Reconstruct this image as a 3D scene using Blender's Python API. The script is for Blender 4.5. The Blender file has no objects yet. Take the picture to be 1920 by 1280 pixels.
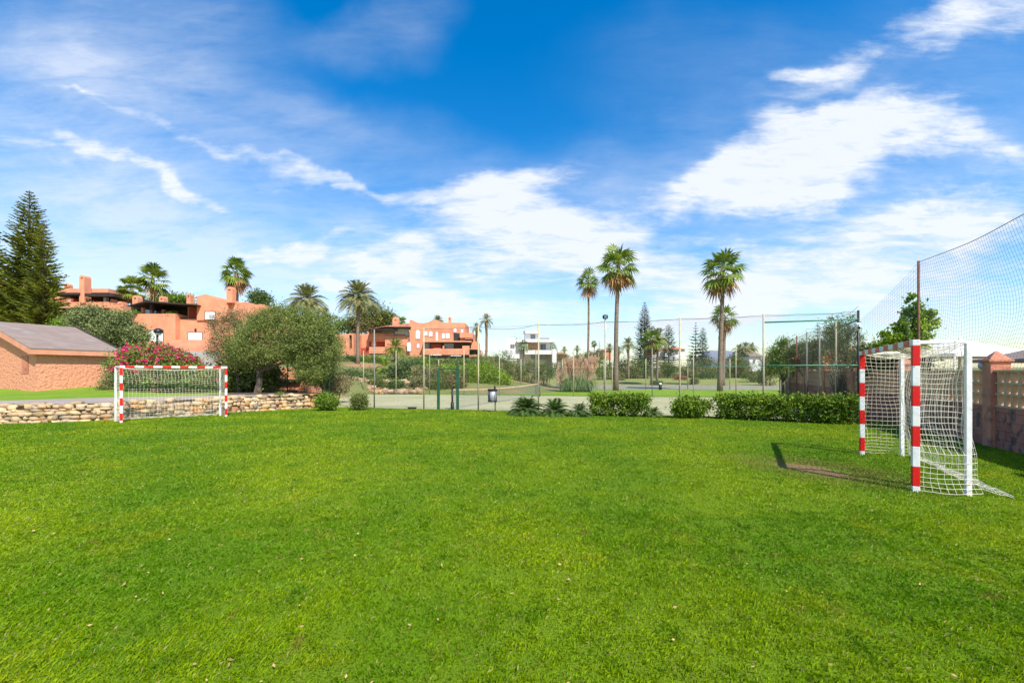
import bpy, math, random
import numpy as np
from math import radians as R, pi, sin, cos, atan2, sqrt
from mathutils import Vector, noise
sc = bpy.context.scene
COL = sc.collection
random.seed(7)
CAMZ = 1.65; F = 800.0; HY = 696.0
def X(px, Y): return (px-960)/F*Y
def Z(py, Y): return CAMZ-(py-HY)/F*Y
def W(px, py, Y): return Vector((X(px, Y), Y, Z(py, Y)))
def clamp(v, a=0., b=1.): return max(a, min(b, v))
def sm(v, a, b):
    t = clamp((v-a)/(b-a)); return t*t*(3-2*t)
def lerp(a, b, t): return a+(b-a)*t
# ------------------------------------------------------------------ materials
def nt_new(name):
    m = bpy.data.materials.new(name); m.use_nodes = True
    nt = m.node_tree; b = nt.nodes['Principled BSDF']
    return m, nt, b
def lk(nt, a, b): nt.links.new(a, b)
def M(name, c, c2=None, rough=.85, scale=2., detail=6, bump=0., bscale=20., isl=0., isl_hue=0., spec=.3, metal=0., trans=0., coord='Object', contrast=(.35, .65), c3=None, s3=9., c3at=(.6, .7), bdist=.05):
    m, nt, b = nt_new(name)
    N = nt.nodes
    b.inputs['Roughness'].default_value = rough
    b.inputs['Metallic'].default_value = metal
    b.inputs['Specular IOR Level'].default_value = spec
    tc = N.new('ShaderNodeTexCoord'); geo = N.new('ShaderNodeNewGeometry')
    src = geo.outputs['Position'] if coord == 'World' else tc.outputs['Object']
    col = None
    if c2:
        no = N.new('ShaderNodeTexNoise'); no.inputs['Scale'].default_value = scale; no.inputs['Detail'].default_value = detail
        lk(nt, src, no.inputs['Vector'])
        mr = N.new('ShaderNodeMapRange'); mr.inputs[1].default_value = contrast[0]; mr.inputs[2].default_value = contrast[1]
        lk(nt, no.outputs[0], mr.inputs[0])
        mx = N.new('ShaderNodeMixRGB'); mx.inputs[1].default_value = (*c, 1); mx.inputs[2].default_value = (*c2, 1)
        lk(nt, mr.outputs[0], mx.inputs[0]); col = mx.outputs[0]
        if c3:
            no3 = N.new('ShaderNodeTexNoise'); no3.inputs['Scale'].default_value = s3; no3.inputs['Detail'].default_value = 8
            lk(nt, src, no3.inputs['Vector'])
            m3 = N.new('ShaderNodeMapRange'); m3.inputs[1].default_value = c3at[0]; m3.inputs[2].default_value = c3at[1]
            lk(nt, no3.outputs[0], m3.inputs[0])
            x3 = N.new('ShaderNodeMixRGB'); x3.inputs[2].default_value = (*c3, 1)
            lk(nt, m3.outputs[0], x3.inputs[0]); lk(nt, col, x3.inputs[1]); col = x3.outputs[0]
    if isl > 0 or isl_hue > 0:
        hs = N.new('ShaderNodeHueSaturation')
        if col: lk(nt, col, hs.inputs['Color'])
        else: hs.inputs['Color'].default_value = (*c, 1)
        mv = N.new('ShaderNodeMapRange'); mv.inputs[3].default_value = 1-isl; mv.inputs[4].default_value = 1+isl
        lk(nt, geo.outputs['Random Per Island'], mv.inputs[0]); lk(nt, mv.outputs[0], hs.inputs['Value'])
        if isl_hue > 0:
            mu = N.new('ShaderNodeMath'); mu.operation = 'MULTIPLY'; mu.inputs[1].default_value = 17.31
            fr = N.new('ShaderNodeMath'); fr.operation = 'FRACT'
            lk(nt, geo.outputs['Random Per Island'], mu.inputs[0]); lk(nt, mu.outputs[0], fr.inputs[0])
            mh = N.new('ShaderNodeMapRange'); mh.inputs[3].default_value = .5-isl_hue; mh.inputs[4].default_value = .5+isl_hue
            lk(nt, fr.outputs[0], mh.inputs[0]); lk(nt, mh.outputs[0], hs.inputs['Hue'])
        col = hs.outputs[0]
    if col: lk(nt, col, b.inputs['Base Color'])
    else: b.inputs['Base Color'].default_value = (*c, 1)
    if bump > 0:
        nb = N.new('ShaderNodeTexNoise'); nb.inputs['Scale'].default_value = bscale; nb.inputs['Detail'].default_value = 5
        lk(nt, src, nb.inputs['Vector'])
        bp = N.new('ShaderNodeBump'); bp.inputs['Strength'].default_value = bump; bp.inputs['Distance'].default_value = bdist
        lk(nt, nb.outputs[0], bp.inputs['Height']); lk(nt, bp.outputs[0], b.inputs['Normal'])
    if trans > 0:
        out = N['Material Output']
        tr = N.new('ShaderNodeBsdfTranslucent'); ms = N.new('ShaderNodeMixShader'); ms.inputs[0].default_value = trans
        if col: lk(nt, col, tr.inputs[0])
        else: tr.inputs[0].default_value = (*c, 1)
        lk(nt, b.outputs[0], ms.inputs[1]); lk(nt, tr.outputs[0], ms.inputs[2]); lk(nt, ms.outputs[0], out.inputs[0])
    return m
def leafmat(name, c, c2=None, isl=.35, hue=.02, trans=.3, scale=1.2):
    return M(name, c, c2 or tuple(v*.7 for v in c), rough=.6, scale=scale, isl=isl, isl_hue=hue, trans=trans, spec=.25, detail=2)
# ------------------------------------------------------------------ scene graph
OFF = {}
def props(o, label=None, cat=None, group=None, kind=None):
    if label: o['label'] = label
    if cat: o['category'] = cat
    if group: o['group'] = group
    if kind: o['kind'] = kind
    return o
def thing(name, loc, label, cat, group=None):
    o = bpy.data.objects.new(name, None); COL.objects.link(o)
    o.location = loc; o.empty_display_size = .2
    OFF[o.name] = Vector(loc)
    return props(o, label, cat, group)
def mkobj(name, me, mats, parent=None, loc=None, **kw):
    o = bpy.data.objects.new(name, me); COL.objects.link(o)
    for m in (mats if isinstance(mats, (list, tuple)) else [mats]): me.materials.append(m)
    if parent is not None:
        o.parent = parent; off = OFF[parent.name]; OFF[o.name] = off
    else:
        off = Vector(loc) if loc is not None else Vector((0, 0, 0)); o.location = off; OFF[o.name] = off
    if off.length > 0:
        n = len(me.vertices); a = np.empty(n*3, 'f'); me.vertices.foreach_get('co', a)
        a = a.reshape(-1, 3)-np.array(off, 'f'); me.vertices.foreach_set('co', a.ravel()); me.update()
    return props(o, **kw)
class MB:
    def __init__(s): s.v = []; s.f = []; s.mi = []; s.sm = False
    def add(s, vs, fs, mi=0):
        n = len(s.v); s.v += [tuple(p) for p in vs]; s.f += [tuple(i+n for i in f) for f in fs]; s.mi += [mi]*len(fs); return s
    def box(s, x0, y0, z0, x1, y1, z1, mi=0):
        vs = [(x, y, z) for z in (z0, z1) for x, y in ((x0, y0), (x1, y0), (x1, y1), (x0, y1))]
        return s.add(vs, [(0, 3, 2, 1), (4, 5, 6, 7), (0, 1, 5, 4), (1, 2, 6, 5), (2, 3, 7, 6), (3, 0, 4, 7)], mi)
    def obox(s, p, q, w, z0, z1, mi=0, up=None):
        """box along the ground line p->q (xy), width w, heights z0..z1"""
        d = Vector((q[0]-p[0], q[1]-p[1])); d.normalize(); n = Vector((-d.y, d.x))*w/2
        c = [(p[0]-n.x, p[1]-n.y), (q[0]-n.x, q[1]-n.y), (q[0]+n.x, q[1]+n.y), (p[0]+n.x, p[1]+n.y)]
        vs = [(a, b, z0) for a, b in c]+[(a, b, z1) for a, b in c]
        return s.add(vs, [(0, 3, 2, 1), (4, 5, 6, 7), (0, 1, 5, 4), (1, 2, 6, 5), (2, 3, 7, 6), (3, 0, 4, 7)], mi)
    def pbox(s, x0, y0, x1, y1, Y, d, mi=0):
        """box whose front face fills the given picture rectangle at distance Y"""
        return s.box(X(x0, Y), Y, Z(y1, Y), X(x1, Y), Y+d, Z(y0, Y), mi)
    def prism(s, pts, y0, y1, mi=0):
        """polygon of (x,z) extruded from y0 to y1"""
        n = len(pts)
        vs = [(a, y0, b) for a, b in pts]+[(a, y1, b) for a, b in pts]
        return s.add(vs, [tuple(range(n)), tuple(range(2*n-1, n-1, -1))]+[(i, i+n, (i+1) % n+n, (i+1) % n) for i in range(n)], mi)
    def tube(s, pts, r, n=8, mi=0, cap=True):
        pts = [Vector(p) for p in pts]; m = len(pts)
        if not hasattr(r, '__len__'): r = [r]*m
        base = len(s.v); prev = None
        for i, p in enumerate(pts):
            t = (pts[min(i+1, m-1)]-pts[max(i-1, 0)]).normalized()
            if prev is None:
                a = Vector((0, 0, 1)) if abs(t.z) < .9 else Vector((1, 0, 0)); u = t.cross(a).normalized()
            else: u = (prev-t*prev.dot(t)).normalized()
            prev = u; w = t.cross(u)
            for k in range(n):
                an = 2*pi*k/n; s.v.append(tuple(p+(u*cos(an)+w*sin(an))*r[i]))
        for i in range(m-1):
            for k in range(n):
                s.f.append((base+i*n+k, base+i*n+(k+1) % n, base+(i+1)*n+(k+1) % n, base+(i+1)*n+k)); s.mi.append(mi)
        if cap:
            s.f.append(tuple(base+k for k in range(n-1, -1, -1))); s.f.append(tuple(base+(m-1)*n+k for k in range(n))); s.mi += [mi, mi]
        return s
    def lathe(s, c, prof, n=16, mi=0):
        c = Vector(c); base = len(s.v); m = len(prof)
        for r, z in prof:
            for k in range(n): s.v.append((c.x+r*cos(2*pi*k/n), c.y+r*sin(2*pi*k/n), c.z+z))
        for i in range(m-1):
            for k in range(n):
                s.f.append((base+i*n+k, base+i*n+(k+1) % n, base+(i+1)*n+(k+1) % n, base+(i+1)*n+k)); s.mi.append(mi)
        return s
    def build(s, name, mats, parent=None, loc=None, smooth=False, bevel=0, **kw):
        me = bpy.data.meshes.new(name); me.from_pydata(s.v, [], s.f)
        me.polygons.foreach_set('material_index', s.mi)
        if smooth: me.polygons.foreach_set('use_smooth', [True]*len(me.polygons))
        me.update()
        o = mkobj(name, me, mats, parent, loc, **kw)
        if bevel:
            b = o.modifiers.new('bevel', 'BEVEL'); b.width = bevel; b.segments = 2; b.limit_method = 'ANGLE'
        return o
def np_mesh(name, V, k, mats, parent=None, loc=None, **kw):
    """V: (n*k,3) vertices, every k of them one face"""
    V = np.ascontiguousarray(V, dtype='f'); nv = len(V); nf = nv//k
    me = bpy.data.meshes.new(name)
    me.vertices.add(nv); me.vertices.foreach_set('co', V.ravel())
    me.loops.add(nv); me.loops.foreach_set('vertex_index', np.arange(nv, dtype='i'))
    me.polygons.add(nf); me.polygons.foreach_set('loop_start', np.arange(0, nv, k, dtype='i')); me.polygons.foreach_set('loop_total', np.full(nf, k, 'i'))
    me.update(calc_edges=True); me.validate()
    return mkobj(name, me, mats, parent, loc, **kw)
# ------------------------------------------------------------------ foliage
rng = np.random.default_rng(11)
def unit(n):
    v = rng.normal(size=(n, 3)); return v/np.linalg.norm(v, axis=1)[:, None]
def leaves(C, L, wd=.45, up=.3, hang=0., D=None):
    """diamond leaves at centres C, length L"""
    n = len(C); d = unit(n) if D is None else D; d = d+np.array([0, 0, up-hang]); d /= np.linalg.norm(d, axis=1)[:, None]
    a = unit(n); s = np.cross(d, a); s /= np.linalg.norm(s, axis=1)[:, None]
    l = (L*(.6+.8*rng.random(n)))[:, None]; w = l*wd/2
    V = np.empty((n, 4, 3)); V[:, 0] = C-d*l/2; V[:, 1] = C+s*w; V[:, 2] = C+d*l/2; V[:, 3] = C-s*w
    return V.reshape(-1, 3)
def clumps(blobs, nc, shell=.45, zmin=None):
    """clump centres spread through the outer volume of ellipsoids (cx,cy,cz,rx,ry,rz)"""
    B = np.array(blobs, float); wt = (B[:, 3]*B[:, 4]+B[:, 3]*B[:, 5]+B[:, 4]*B[:, 5]); wt /= wt.sum()
    out = []
    while len(out) < nc:
        i = rng.choice(len(B), p=wt); b = B[i]; u = unit(1)[0]; r = 1-shell*rng.random()**1.3
        p = b[:3]+u*b[3:]*r
        inside = False
        for j in range(len(B)):
            if j != i and np.sum(((p-B[j, :3])/B[j, 3:])**2) < .45: inside = True; break
        if inside and rng.random() < .8: continue
        if zmin is not None and p[2] < zmin: p[2] = zmin+rng.random()*.1
        out.append(p)
    return np.array(out)
def cloud(C, nl, cs, L, wd=.45, up=.3, hang=0., flat=.75):
    n = len(C); idx = np.repeat(np.arange(n), nl)
    sz = cs*(.5+rng.random(n))
    P = C[idx]+rng.normal(size=(n*nl, 3))*sz[idx][:, None]*np.array([1, 1, flat])*.5
    return leaves(P, L, wd, up, hang)
def ground_at(x, y): return 0.
def bush(name, blobs, nc, nl, cs, L, m, label, cat='bush', group=None, zmin=None, stem=None, wd=.5, core=True, **kw):
    B = blobs; cx = sum(b[0] for b in B)/len(B); cy = sum(b[1] for b in B)/len(B); z0 = min(b[2]-b[5] for b in B)
    if zmin is None: zmin = z0
    t = thing(name, (cx, cy, zmin), label, cat, group)
    V = cloud(clumps(B, nc, zmin=zmin), nl, cs, L, wd, **kw)
    V = V.reshape(-1, 4, 3); V = V[V[:, :, 2].min(axis=1) > zmin-.02].reshape(-1, 3)
    np_mesh('foliage', V, 4, m, t)
    mb = MB(); k = 0
    for b in B:
        for q in range(3):
            a = q*2.1+k; k += 1
            e = (b[0]+b[3]*.5*cos(a), b[1]+b[4]*.5*sin(a), b[2]+b[5]*.3)
            bx = lerp(cx, b[0], .7)+.1*cos(a); by = lerp(cy, b[1], .7)+.1*sin(a)
            r = max(.02, .05*b[3])
            mb.tube([(bx, by, zmin-.1), (lerp(bx, e[0], .5), lerp(by, e[1], .5), lerp(zmin, e[2], .6)), e], [r, r*.7, r*.25], 5)
    mb.build('stems', stem or MAT['bark'], t, smooth=True)
    return t
def tree(name, base, blobs, nc, nl, cs, L, m, label, cat='tree', group=None, tr=.2, wd=.45, bark=None, fork=.45, nlimb=9, lean=0., **kw):
    t = thing(name, base, label, cat, group)
    C = clumps(blobs, nc)
    np_mesh('crown', cloud(C, nl, cs, L, wd, **kw), 4, m, t)
    mb = MB(); bx, by, bz = base
    cz = sum(b[2] for b in blobs)/len(blobs); cxx = sum(b[0] for b in blobs)/len(blobs); cyy = sum(b[1] for b in blobs)/len(blobs)
    f = Vector((lerp(bx, cxx, .35)+lean, lerp(by, cyy, .35), lerp(bz, cz, fork)))
    mid = Vector((lerp(bx, f.x, .5)+tr*.4, lerp(by, f.y, .5), lerp(bz, f.z, .5)))
    mb.tube([(bx, by, bz-.2), (bx+.02, by, bz+.15*tr), mid, f], [tr*1.35, tr*1.05, tr*.85, tr*.7], 9)
    for i in range(nlimb):
        e = Vector(C[int(rng.integers(len(C)))])
        mm = f.lerp(e, .5)+Vector((random.uniform(-1, 1), random.uniform(-1, 1), .4))*tr
        mb.tube([f-Vector((0, 0, tr*.3)), mm, e], [tr*.5, tr*.28, tr*.08], 6)
    mb.build('trunk', bark or MAT['bark'], t, smooth=True)
    return t
def fan_palm(base, crown, rad, label, group=None, nl=34, dry=14, tr=.22, seed=0, name='fan_palm', skirt=.9, seg=15, g=None, parent=None):
    """Washington palm: trunk from base to crown centre; fan leaves; hanging dry leaves"""
    rs = random.Random(seed); t = thing(name, base, label, 'palm tree', group)
    b = Vector(base); c = Vector(crown); h = (c-b).length
    pts = []; rr = []
    for i in range(9):
        u = i/8; p = b.lerp(c, u); p.x += .004*h*sin(u*5+seed); pts.append(p)
        rr.append(tr*(1.5 if i == 0 else 1.15-.35*u))
    pts[0].z -= .3
    MB().tube(pts, rr, 10).build('trunk', MAT['palmtrunk'], t, smooth=True)
    def fan(mb, az, el, pl, R_, droop):
        d = Vector((cos(az)*cos(el), sin(az)*cos(el), sin(el)))
        st = c+Vector((0, 0, rs.uniform(-.25, .15)*rad)); hub = st+d*pl+Vector((0, 0, -.12*pl*droop))
        side = d.cross(Vector((0, 0, 1))); side = side.normalized() if side.length > .05 else Vector((1, 0, 0))
        nrm = side.cross(d).normalized()
        tw = rs.uniform(-.6, .6); side2 = side*cos(tw)+nrm*sin(tw)
        pw = side2*.015*rad
        mb.add([st-pw, st+pw, hub+pw*.8, hub-pw*.8], [(0, 1, 2, 3)])
        for k in range(seg):
            a = R(lerp(-105, 105, k/(seg-1)))+rs.uniform(-.04, .04)
            dd = (d*cos(a)+side2*sin(a)).normalized(); ln = R_*(.72+.28*cos(a*.8))*rs.uniform(.85, 1.05)
            q = (d*-sin(a)+side2*cos(a)).normalized()
            w = ln*.075
            m1 = hub+dd*ln*.55; m1.z -= .04*ln*droop
            e = hub+dd*ln; e.z -= .38*ln*droop
            mb.add([hub, m1+q*w, e, m1-q*w], [(0, 1, 2, 3)])
    gm = MB()
    for i in range(nl):
        u = (i+.5)/nl
        el = R(lerp(82, -38, u**.85))+rs.uniform(-.12, .12)
        fan(gm, i*2.39996+rs.uniform(-.2, .2), el, rad*rs.uniform(.38, .52), rad*rs.uniform(.5, .62), .5+.8*u)
    gm.build('crown', g or MAT['fan'], t)
    if dry:
        dm = MB()
        for i in range(dry):
            u = (i+.5)/dry
            el = R(lerp(-30, -78, u))
            fan(dm, i*2.39996+.7, el, rad*rs.uniform(.35, .55)*(.6+.5*skirt), rad*rs.uniform(.4, .55), 1.6)
        dm.build('dry_fronds', MAT['dryfrond'], t)
    return t
def date_palm(base, crown, rad, label, group=None, nf=46, tr=.28, seed=0, name='date_palm', g=None, leaf=20, low=-35, hi=84, cat='palm tree', lw=.02, boots=True):
    rs = random.Random(seed); t = thing(name, base, label, cat, group)
    b = Vector(base); c = Vector(crown)
    if (c-b).length > .35:
        pts = [b.lerp(c, i/6) for i in range(7)]; pts[0].z -= .3
        for i in range(1, 6): pts[i].x += .03*rs.uniform(-1, 1)*(c-b).length*.3
        rr = [tr*1.25]+[tr]*4+[tr*1.1, tr*1.5]
        MB().tube(pts, rr, 10).build('trunk', MAT['palmtrunk'], t, smooth=True)
    mb = MB()
    for i in range(nf):
        u = (i+.5)/nf; az = i*2.39996+rs.uniform(-.15, .15); el = R(lerp(hi, low, u**.8))+rs.uniform(-.08, .08)
        L = rad*rs.uniform(.88, 1.08); h = Vector((cos(az), sin(az), 0)); side = Vector((-sin(az), cos(az), 0))
        P = []
        for k in range(8):
            s = k/7; 
            P.append(c+h*(L*s*cos(el)*(1-.08*s))+Vector((0, 0, L*(s*sin(el)-.42*s*s*(.45+cos(el)*.75)))))
        for k in range(7):
            w = lw*.5*rad*(1.1-k/7)
            mb.add([P[k]-side*w, P[k]+side*w, P[k+1]+side*w*.8, P[k+1]-side*w*.8], [(0, 1, 2, 3)])
        for k in range(1, leaf):
            s = .1+.9*k/leaf; f = s*7; j = min(int(f), 6); p = P[j].lerp(P[j+1], f-j)
            tan = (P[j+1]-P[j]).normalized(); nup = side.cross(tan)
            if nup.z < 0: nup = -nup
            ll = L*.30*(sin(pi*min(1, s*.86+.12))**.7)*rs.uniform(.85, 1.1)
            for sg in (-1, 1):
                d = (side*sg*.72+tan*.62+nup*(.28-.1*rs.random())).normalized()
                e = p+d*ll; e.z -= ll*.22
                ww = tan*ll*.085
                mb.add([p-ww*.5, p+d*ll*.5+ww*.9-Vector((0, 0, .03*ll)), e, p+d*ll*.5-ww], [(0, 1, 2, 3)])
    mb.build('crown', g or MAT['date'], t)
    return t
def norfolk(base, top, rad, label, nlev=38, seed=0, low=.1, sparse=1., m=None, name='norfolk_pine', group=None, prof=.9, nb=7, tw=15, droop=0.):
    rs = random.Random(seed); t = thing(name, base, label, 'conifer', group)
    b = Vector(base); H = top-b.z
    mb = MB(); V = []; mb.tube([b-Vector((0, 0, .3)), b+Vector((0, 0, H*.5)), b+Vector((0, 0, H))], [.016*H, .010*H, .002*H], 8)
    for l in range(nlev):
        u = l/(nlev-1); z = H*lerp(low, .985, u**.92)
        rr = rad*max(.05, (1-u)**prof)*rs.uniform(.88, 1.08)*(1 if u > .06 else .8)
        n = nb if u < .9 else 5
        for k in range(n):
            if rs.random() > sparse: continue
            az = 2*pi*k/n+l*.7+rs.uniform(-.2, .2); L = rr*rs.uniform(.75, 1.12)
            h = Vector((cos(az), sin(az), 0)); sd = Vector((-sin(az), cos(az), 0))
            up0 = lerp(-.05, .35, u)-droop
            P = [b+Vector((0, 0, z))+h*(L*s)+Vector((0, 0, L*(up0*s+.18*s*s))) for s in (0, .33, .66, 1)]
            mb.tube(P, [.0035*H*(1-u)+.01, .003*H*(1-u)+.008, .006, .004], 4, cap=False)
            nt_ = max(4, int(tw*L/rad+3))
            for q in range(nt_):
                s = .12+.88*(q+rs.random())/nt_; f = s*3; j = min(int(f), 2); p = P[j].lerp(P[j+1], f-j)
                for sg in (-1, 1):
                    tl = L*.30*(1.15-s)+.12*rad*.5
                    d = (h*.8+sd*sg*rs.uniform(.35, 1.)+Vector((0, 0, rs.uniform(-.1, .45)))).normalized()
                    e = p+d*tl; o = Vector((0, 0, 1)).cross(d).normalized()*tl*.13
                    V += [p, p+d*tl*.55+o, e, p+d*tl*.55-o]
                    o = Vector((rs.uniform(-.3, .3), rs.uniform(-.3, .3), 1)).normalized()*tl*.12
                    V += [p, p+d*tl*.5+o, e, p+d*tl*.5-o]
    mb.build('trunk', MAT['bark'], t, smooth=True)
    np_mesh('needles', np.array([tuple(v) for v in V]), 4, m or MAT['norfolk'], t)
    return t
# ------------------------------------------------------------------ camera
cd = bpy.data.cameras.new('camera'); cam = bpy.data.objects.new('camera', cd); COL.objects.link(cam)
cam.location = (0, 0, CAMZ); cam.rotation_euler = (R(90), 0, 0)
cd.lens = 15.0; cd.sensor_width = 36; cd.shift_y = 56/1920; cd.clip_start = .1; cd.clip_end = 6000
sc.camera = cam
# ------------------------------------------------------------------ sun and sky
SD = Vector((.50, -.87, 1.19)).normalized()
el = math.asin(SD.z); azs = atan2(SD.x, SD.y)
sl = bpy.data.lights.new('sun', 'SUN'); sl.energy = 5.0; sl.angle = R(.53); sl.color = (1, .95, .86)
so = bpy.data.objects.new('sun', sl); COL.objects.link(so); so.rotation_euler = SD.to_track_quat('Z', 'Y').to_euler()
so.location = (20, -30, 40)
w = bpy.data.worlds.new('World'); sc.world = w; w.use_nodes = True
nt = w.node_tree; N = nt.nodes; bg = N['Background']; bg.inputs[1].default_value = .15
sky = N.new('ShaderNodeTexSky'); sky.sky_type = 'NISHITA'; sky.sun_disc = False
sky.sun_elevation = el; sky.sun_rotation = azs; sky.ozone_density = 2.5; sky.dust_density = .6; sky.air_density = 1.1
hs = N.new('ShaderNodeHueSaturation'); hs.inputs['Saturation'].default_value = 1.48; hs.inputs['Value'].default_value = 1.06; hs.inputs['Hue'].default_value = .501
nt.links.new(sky.outputs[0], hs.inputs['Color'])
tc = N.new('ShaderNodeTexCoord'); sx = N.new('ShaderNodeSeparateXYZ'); nt.links.new(tc.outputs['Generated'], sx.inputs[0])
def mth(op, a, b=None, c=None, cl=False):
    n = N.new('ShaderNodeMath'); n.operation = op; n.use_clamp = cl
    for i, v in enumerate((a, b, c)):
        if v is None: continue
        if isinstance(v, (int, float)): n.inputs[i].default_value = v
        else: nt.links.new(v, n.inputs[i])
    return n.outputs[0]
ay = mth('MAXIMUM', mth('ABSOLUTE', sx.outputs[1]), .08)
u_ = mth('DIVIDE', sx.outputs[0], ay); v_ = mth('DIVIDE', sx.outputs[2], ay)
uv = N.new('ShaderNodeCombineXYZ'); nt.links.new(u_, uv.inputs[0]); nt.links.new(v_, uv.inputs[1])
def nz(scale, detail, rough=.55, loc=(0, 0, 0), rot=0, sxy=(1, 1), dist=0., src=None):
    mp = N.new('ShaderNodeMapping'); mp.inputs[1].default_value = loc; mp.inputs[2].default_value = (0, 0, rot); mp.inputs[3].default_value = (*sxy, 1)
    nt.links.new(src or uv.outputs[0], mp.inputs[0])
    n = N.new('ShaderNodeTexNoise'); n.inputs['Scale'].default_value = scale; n.inputs['Detail'].default_value = detail
    n.inputs['Roughness'].default_value = rough; n.inputs['Distortion'].default_value = dist
    nt.links.new(mp.outputs[0], n.inputs['Vector']); return n.outputs[0]
# cloud plane coordinates for wisps that shrink towards the horizon
up = mth('ADD', mth('MAXIMUM', sx.outputs[2], 0.), .16)
pu = mth('DIVIDE', sx.outputs[0], up); pv = mth('DIVIDE', sx.outputs[1], up)
pl = N.new('ShaderNodeCombineXYZ'); nt.links.new(pu, pl.inputs[0]); nt.links.new(pv, pl.inputs[1])
# domain warp
wn = N.new('ShaderNodeTexNoise'); wn.inputs['Scale'].default_value = 2.6; wn.inputs['Detail'].default_value = 5; nt.links.new(uv.outputs[0], wn.inputs['Vector'])
ws = N.new('ShaderNodeVectorMath'); ws.operation = 'SUBTRACT'; nt.links.new(wn.outputs['Color'], ws.inputs[0]); ws.inputs[1].default_value = (.5, .5, .5)
wm = N.new('ShaderNodeVectorMath'); wm.operation = 'SCALE'; nt.links.new(ws.outputs[0], wm.inputs[0]); wm.inputs['Scale'].default_value = .34
wa = N.new('ShaderNodeVectorMath'); wa.operation = 'ADD'; nt.links.new(uv.outputs[0], wa.inputs[0]); nt.links.new(wm.outputs[0], wa.inputs[1])
def blob(px, py, rx, ry, ang, s, soft=1.):
    """soft bank of cloud around a direction; rx, ry its half-sizes, ang its tilt in degrees"""
    cu, cv = (px-960)/F, (HY-py)/F
    mp = N.new('ShaderNodeMapping'); mp.vector_type = 'TEXTURE'
    mp.inputs[1].default_value = (cu, cv, 0); mp.inputs[2].default_value = (0, 0, R(ang)); mp.inputs[3].default_value = (rx/F, ry/F, 1)
    nt.links.new(wa.outputs[0], mp.inputs[0])
    ln = N.new('ShaderNodeVectorMath'); ln.operation = 'LENGTH'; nt.links.new(mp.outputs[0], ln.inputs[0])
    mr = N.new('ShaderNodeMapRange'); mr.interpolation_type = 'SMOOTHSTEP'
    mr.inputs[1].default_value = 1.35; mr.inputs[2].default_value = .15; mr.inputs[3].default_value = 0; mr.inputs[4].default_value = s
    nt.links.new(ln.outputs[1 if 'Value' in ln.outputs else 0], mr.inputs[0]); return mr.outputs[0]
def total(lst):
    a = lst[0]
    for b in lst[1:]: a = mth('ADD', a, b)
    return a
CL = [(1540, 290, 290, 95, 16, 1.15), (1470, 300, 190, 80, 30, .6), (1330, 365, 120, 40, 10, .4), (1390, 360, 190, 60, 12, .8), (1720, 430, 330, 70, 8, .75), (1500, 205, 130, 38, 4, .6), (1700, 250, 120, 50, 0, .5), (1850, 300, 130, 40, -8, .45),
      (1690, 75, 300, 55, 16, .5), (1500, 108, 90, 16, 8, .55), (1880, 40, 170, 90, 0, .6), (1640, 530, 420, 60, 5, .6),
      (960, 365, 160, 45, 18, .8), (1010, 425, 300, 55, -8, .75), (860, 480, 300, 60, 6, .5), (1180, 500, 330, 60, -4, .55), (1300, 590, 500, 50, 0, .45),
      (190, 305, 260, 20, -20, .5), (360, 375, 110, 14, -14, .35), (300, 245, 380, 13, -20, .3), (480, 320, 240, 12, -18, .3), (560, 460, 130, 16, 2, .6), (640, 510, 60, 12, -20, .5), (620, 370, 200, 14, -12, .4),
      (800, 580, 260, 40, 4, .45), (200, 195, 60, 10, -6, .3)]
VE = [(60, 480, 420, 260, 0, .85), (230, 60, 330, 150, -8, .45), (60, 160, 300, 160, 0, .55), (430, 570, 620, 140, 0, .65), (700, 60, 140, 70, 0, .25), (1250, 480, 700, 200, 0, .35), (450, 430, 380, 150, -15, .45), (1750, 330, 420, 330, 0, .35), (1080, 620, 1100, 110, 0, .42), (1200, 330, 200, 120, 20, .22), (760, 300, 400, 90, -12, .2), (1330, 120, 260, 140, 0, .12), (400, 220, 350, 90, -18, .35)]
core = total([blob(*c) for c in CL]); veil = total([blob(*c) for c in VE])
f1 = nz(3.2, 13, .62, (3.1, 1.7, 0), R(-12), (1, 2.6), .5)
f2 = nz(2.0, 13, .64, (7.7, 2.1, 0), R(28), (1, 3.2), .8, pl.outputs[0])
f3 = nz(9, 12, .65, (1.2, 4.4, 0), R(-14), (1, 4.5), .5)
det = mth('ADD', mth('ADD', mth('MULTIPLY', f1, .5), mth('MULTIPLY', f2, .28)), mth('MULTIPLY', f3, .22))
d0 = mth('ADD', core, mth('MULTIPLY', mth('SUBTRACT', det, .5), 3.4))
mr = N.new('ShaderNodeMapRange'); mr.interpolation_type = 'SMOOTHSTEP'; mr.inputs[1].default_value = .0; mr.inputs[2].default_value = 1.22; nt.links.new(d0, mr.inputs[0])
gate = mth('MULTIPLY', core, 2.6, None, True)
thick = mth('MULTIPLY', mth('MULTIPLY', mr.outputs[0], gate), mth('ADD', mth('MULTIPLY', f3, 1.3), .30), None, True)
vd = mth('MULTIPLY', veil, mth('ADD', mth('MULTIPLY', mth('SUBTRACT', det, .44), 3.4), .62), None, True)
dens = mth('MINIMUM', mth('ADD', mth('MULTIPLY', thick, .86), mth('MULTIPLY', vd, .66)), .94)
mx = N.new('ShaderNodeMixRGB'); nt.links.new(dens, mx.inputs[0]); nt.links.new(hs.outputs[0], mx.inputs[1]); mx.inputs[2].default_value = (4.55, 4.78, 5.2, 1)
nt.links.new(mx.outputs[0], bg.inputs[0])
sc.view_settings.view_transform = 'Standard'; sc.view_settings.look = 'None'; sc.view_settings.exposure = .48; sc.view_settings.gamma = 1
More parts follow.
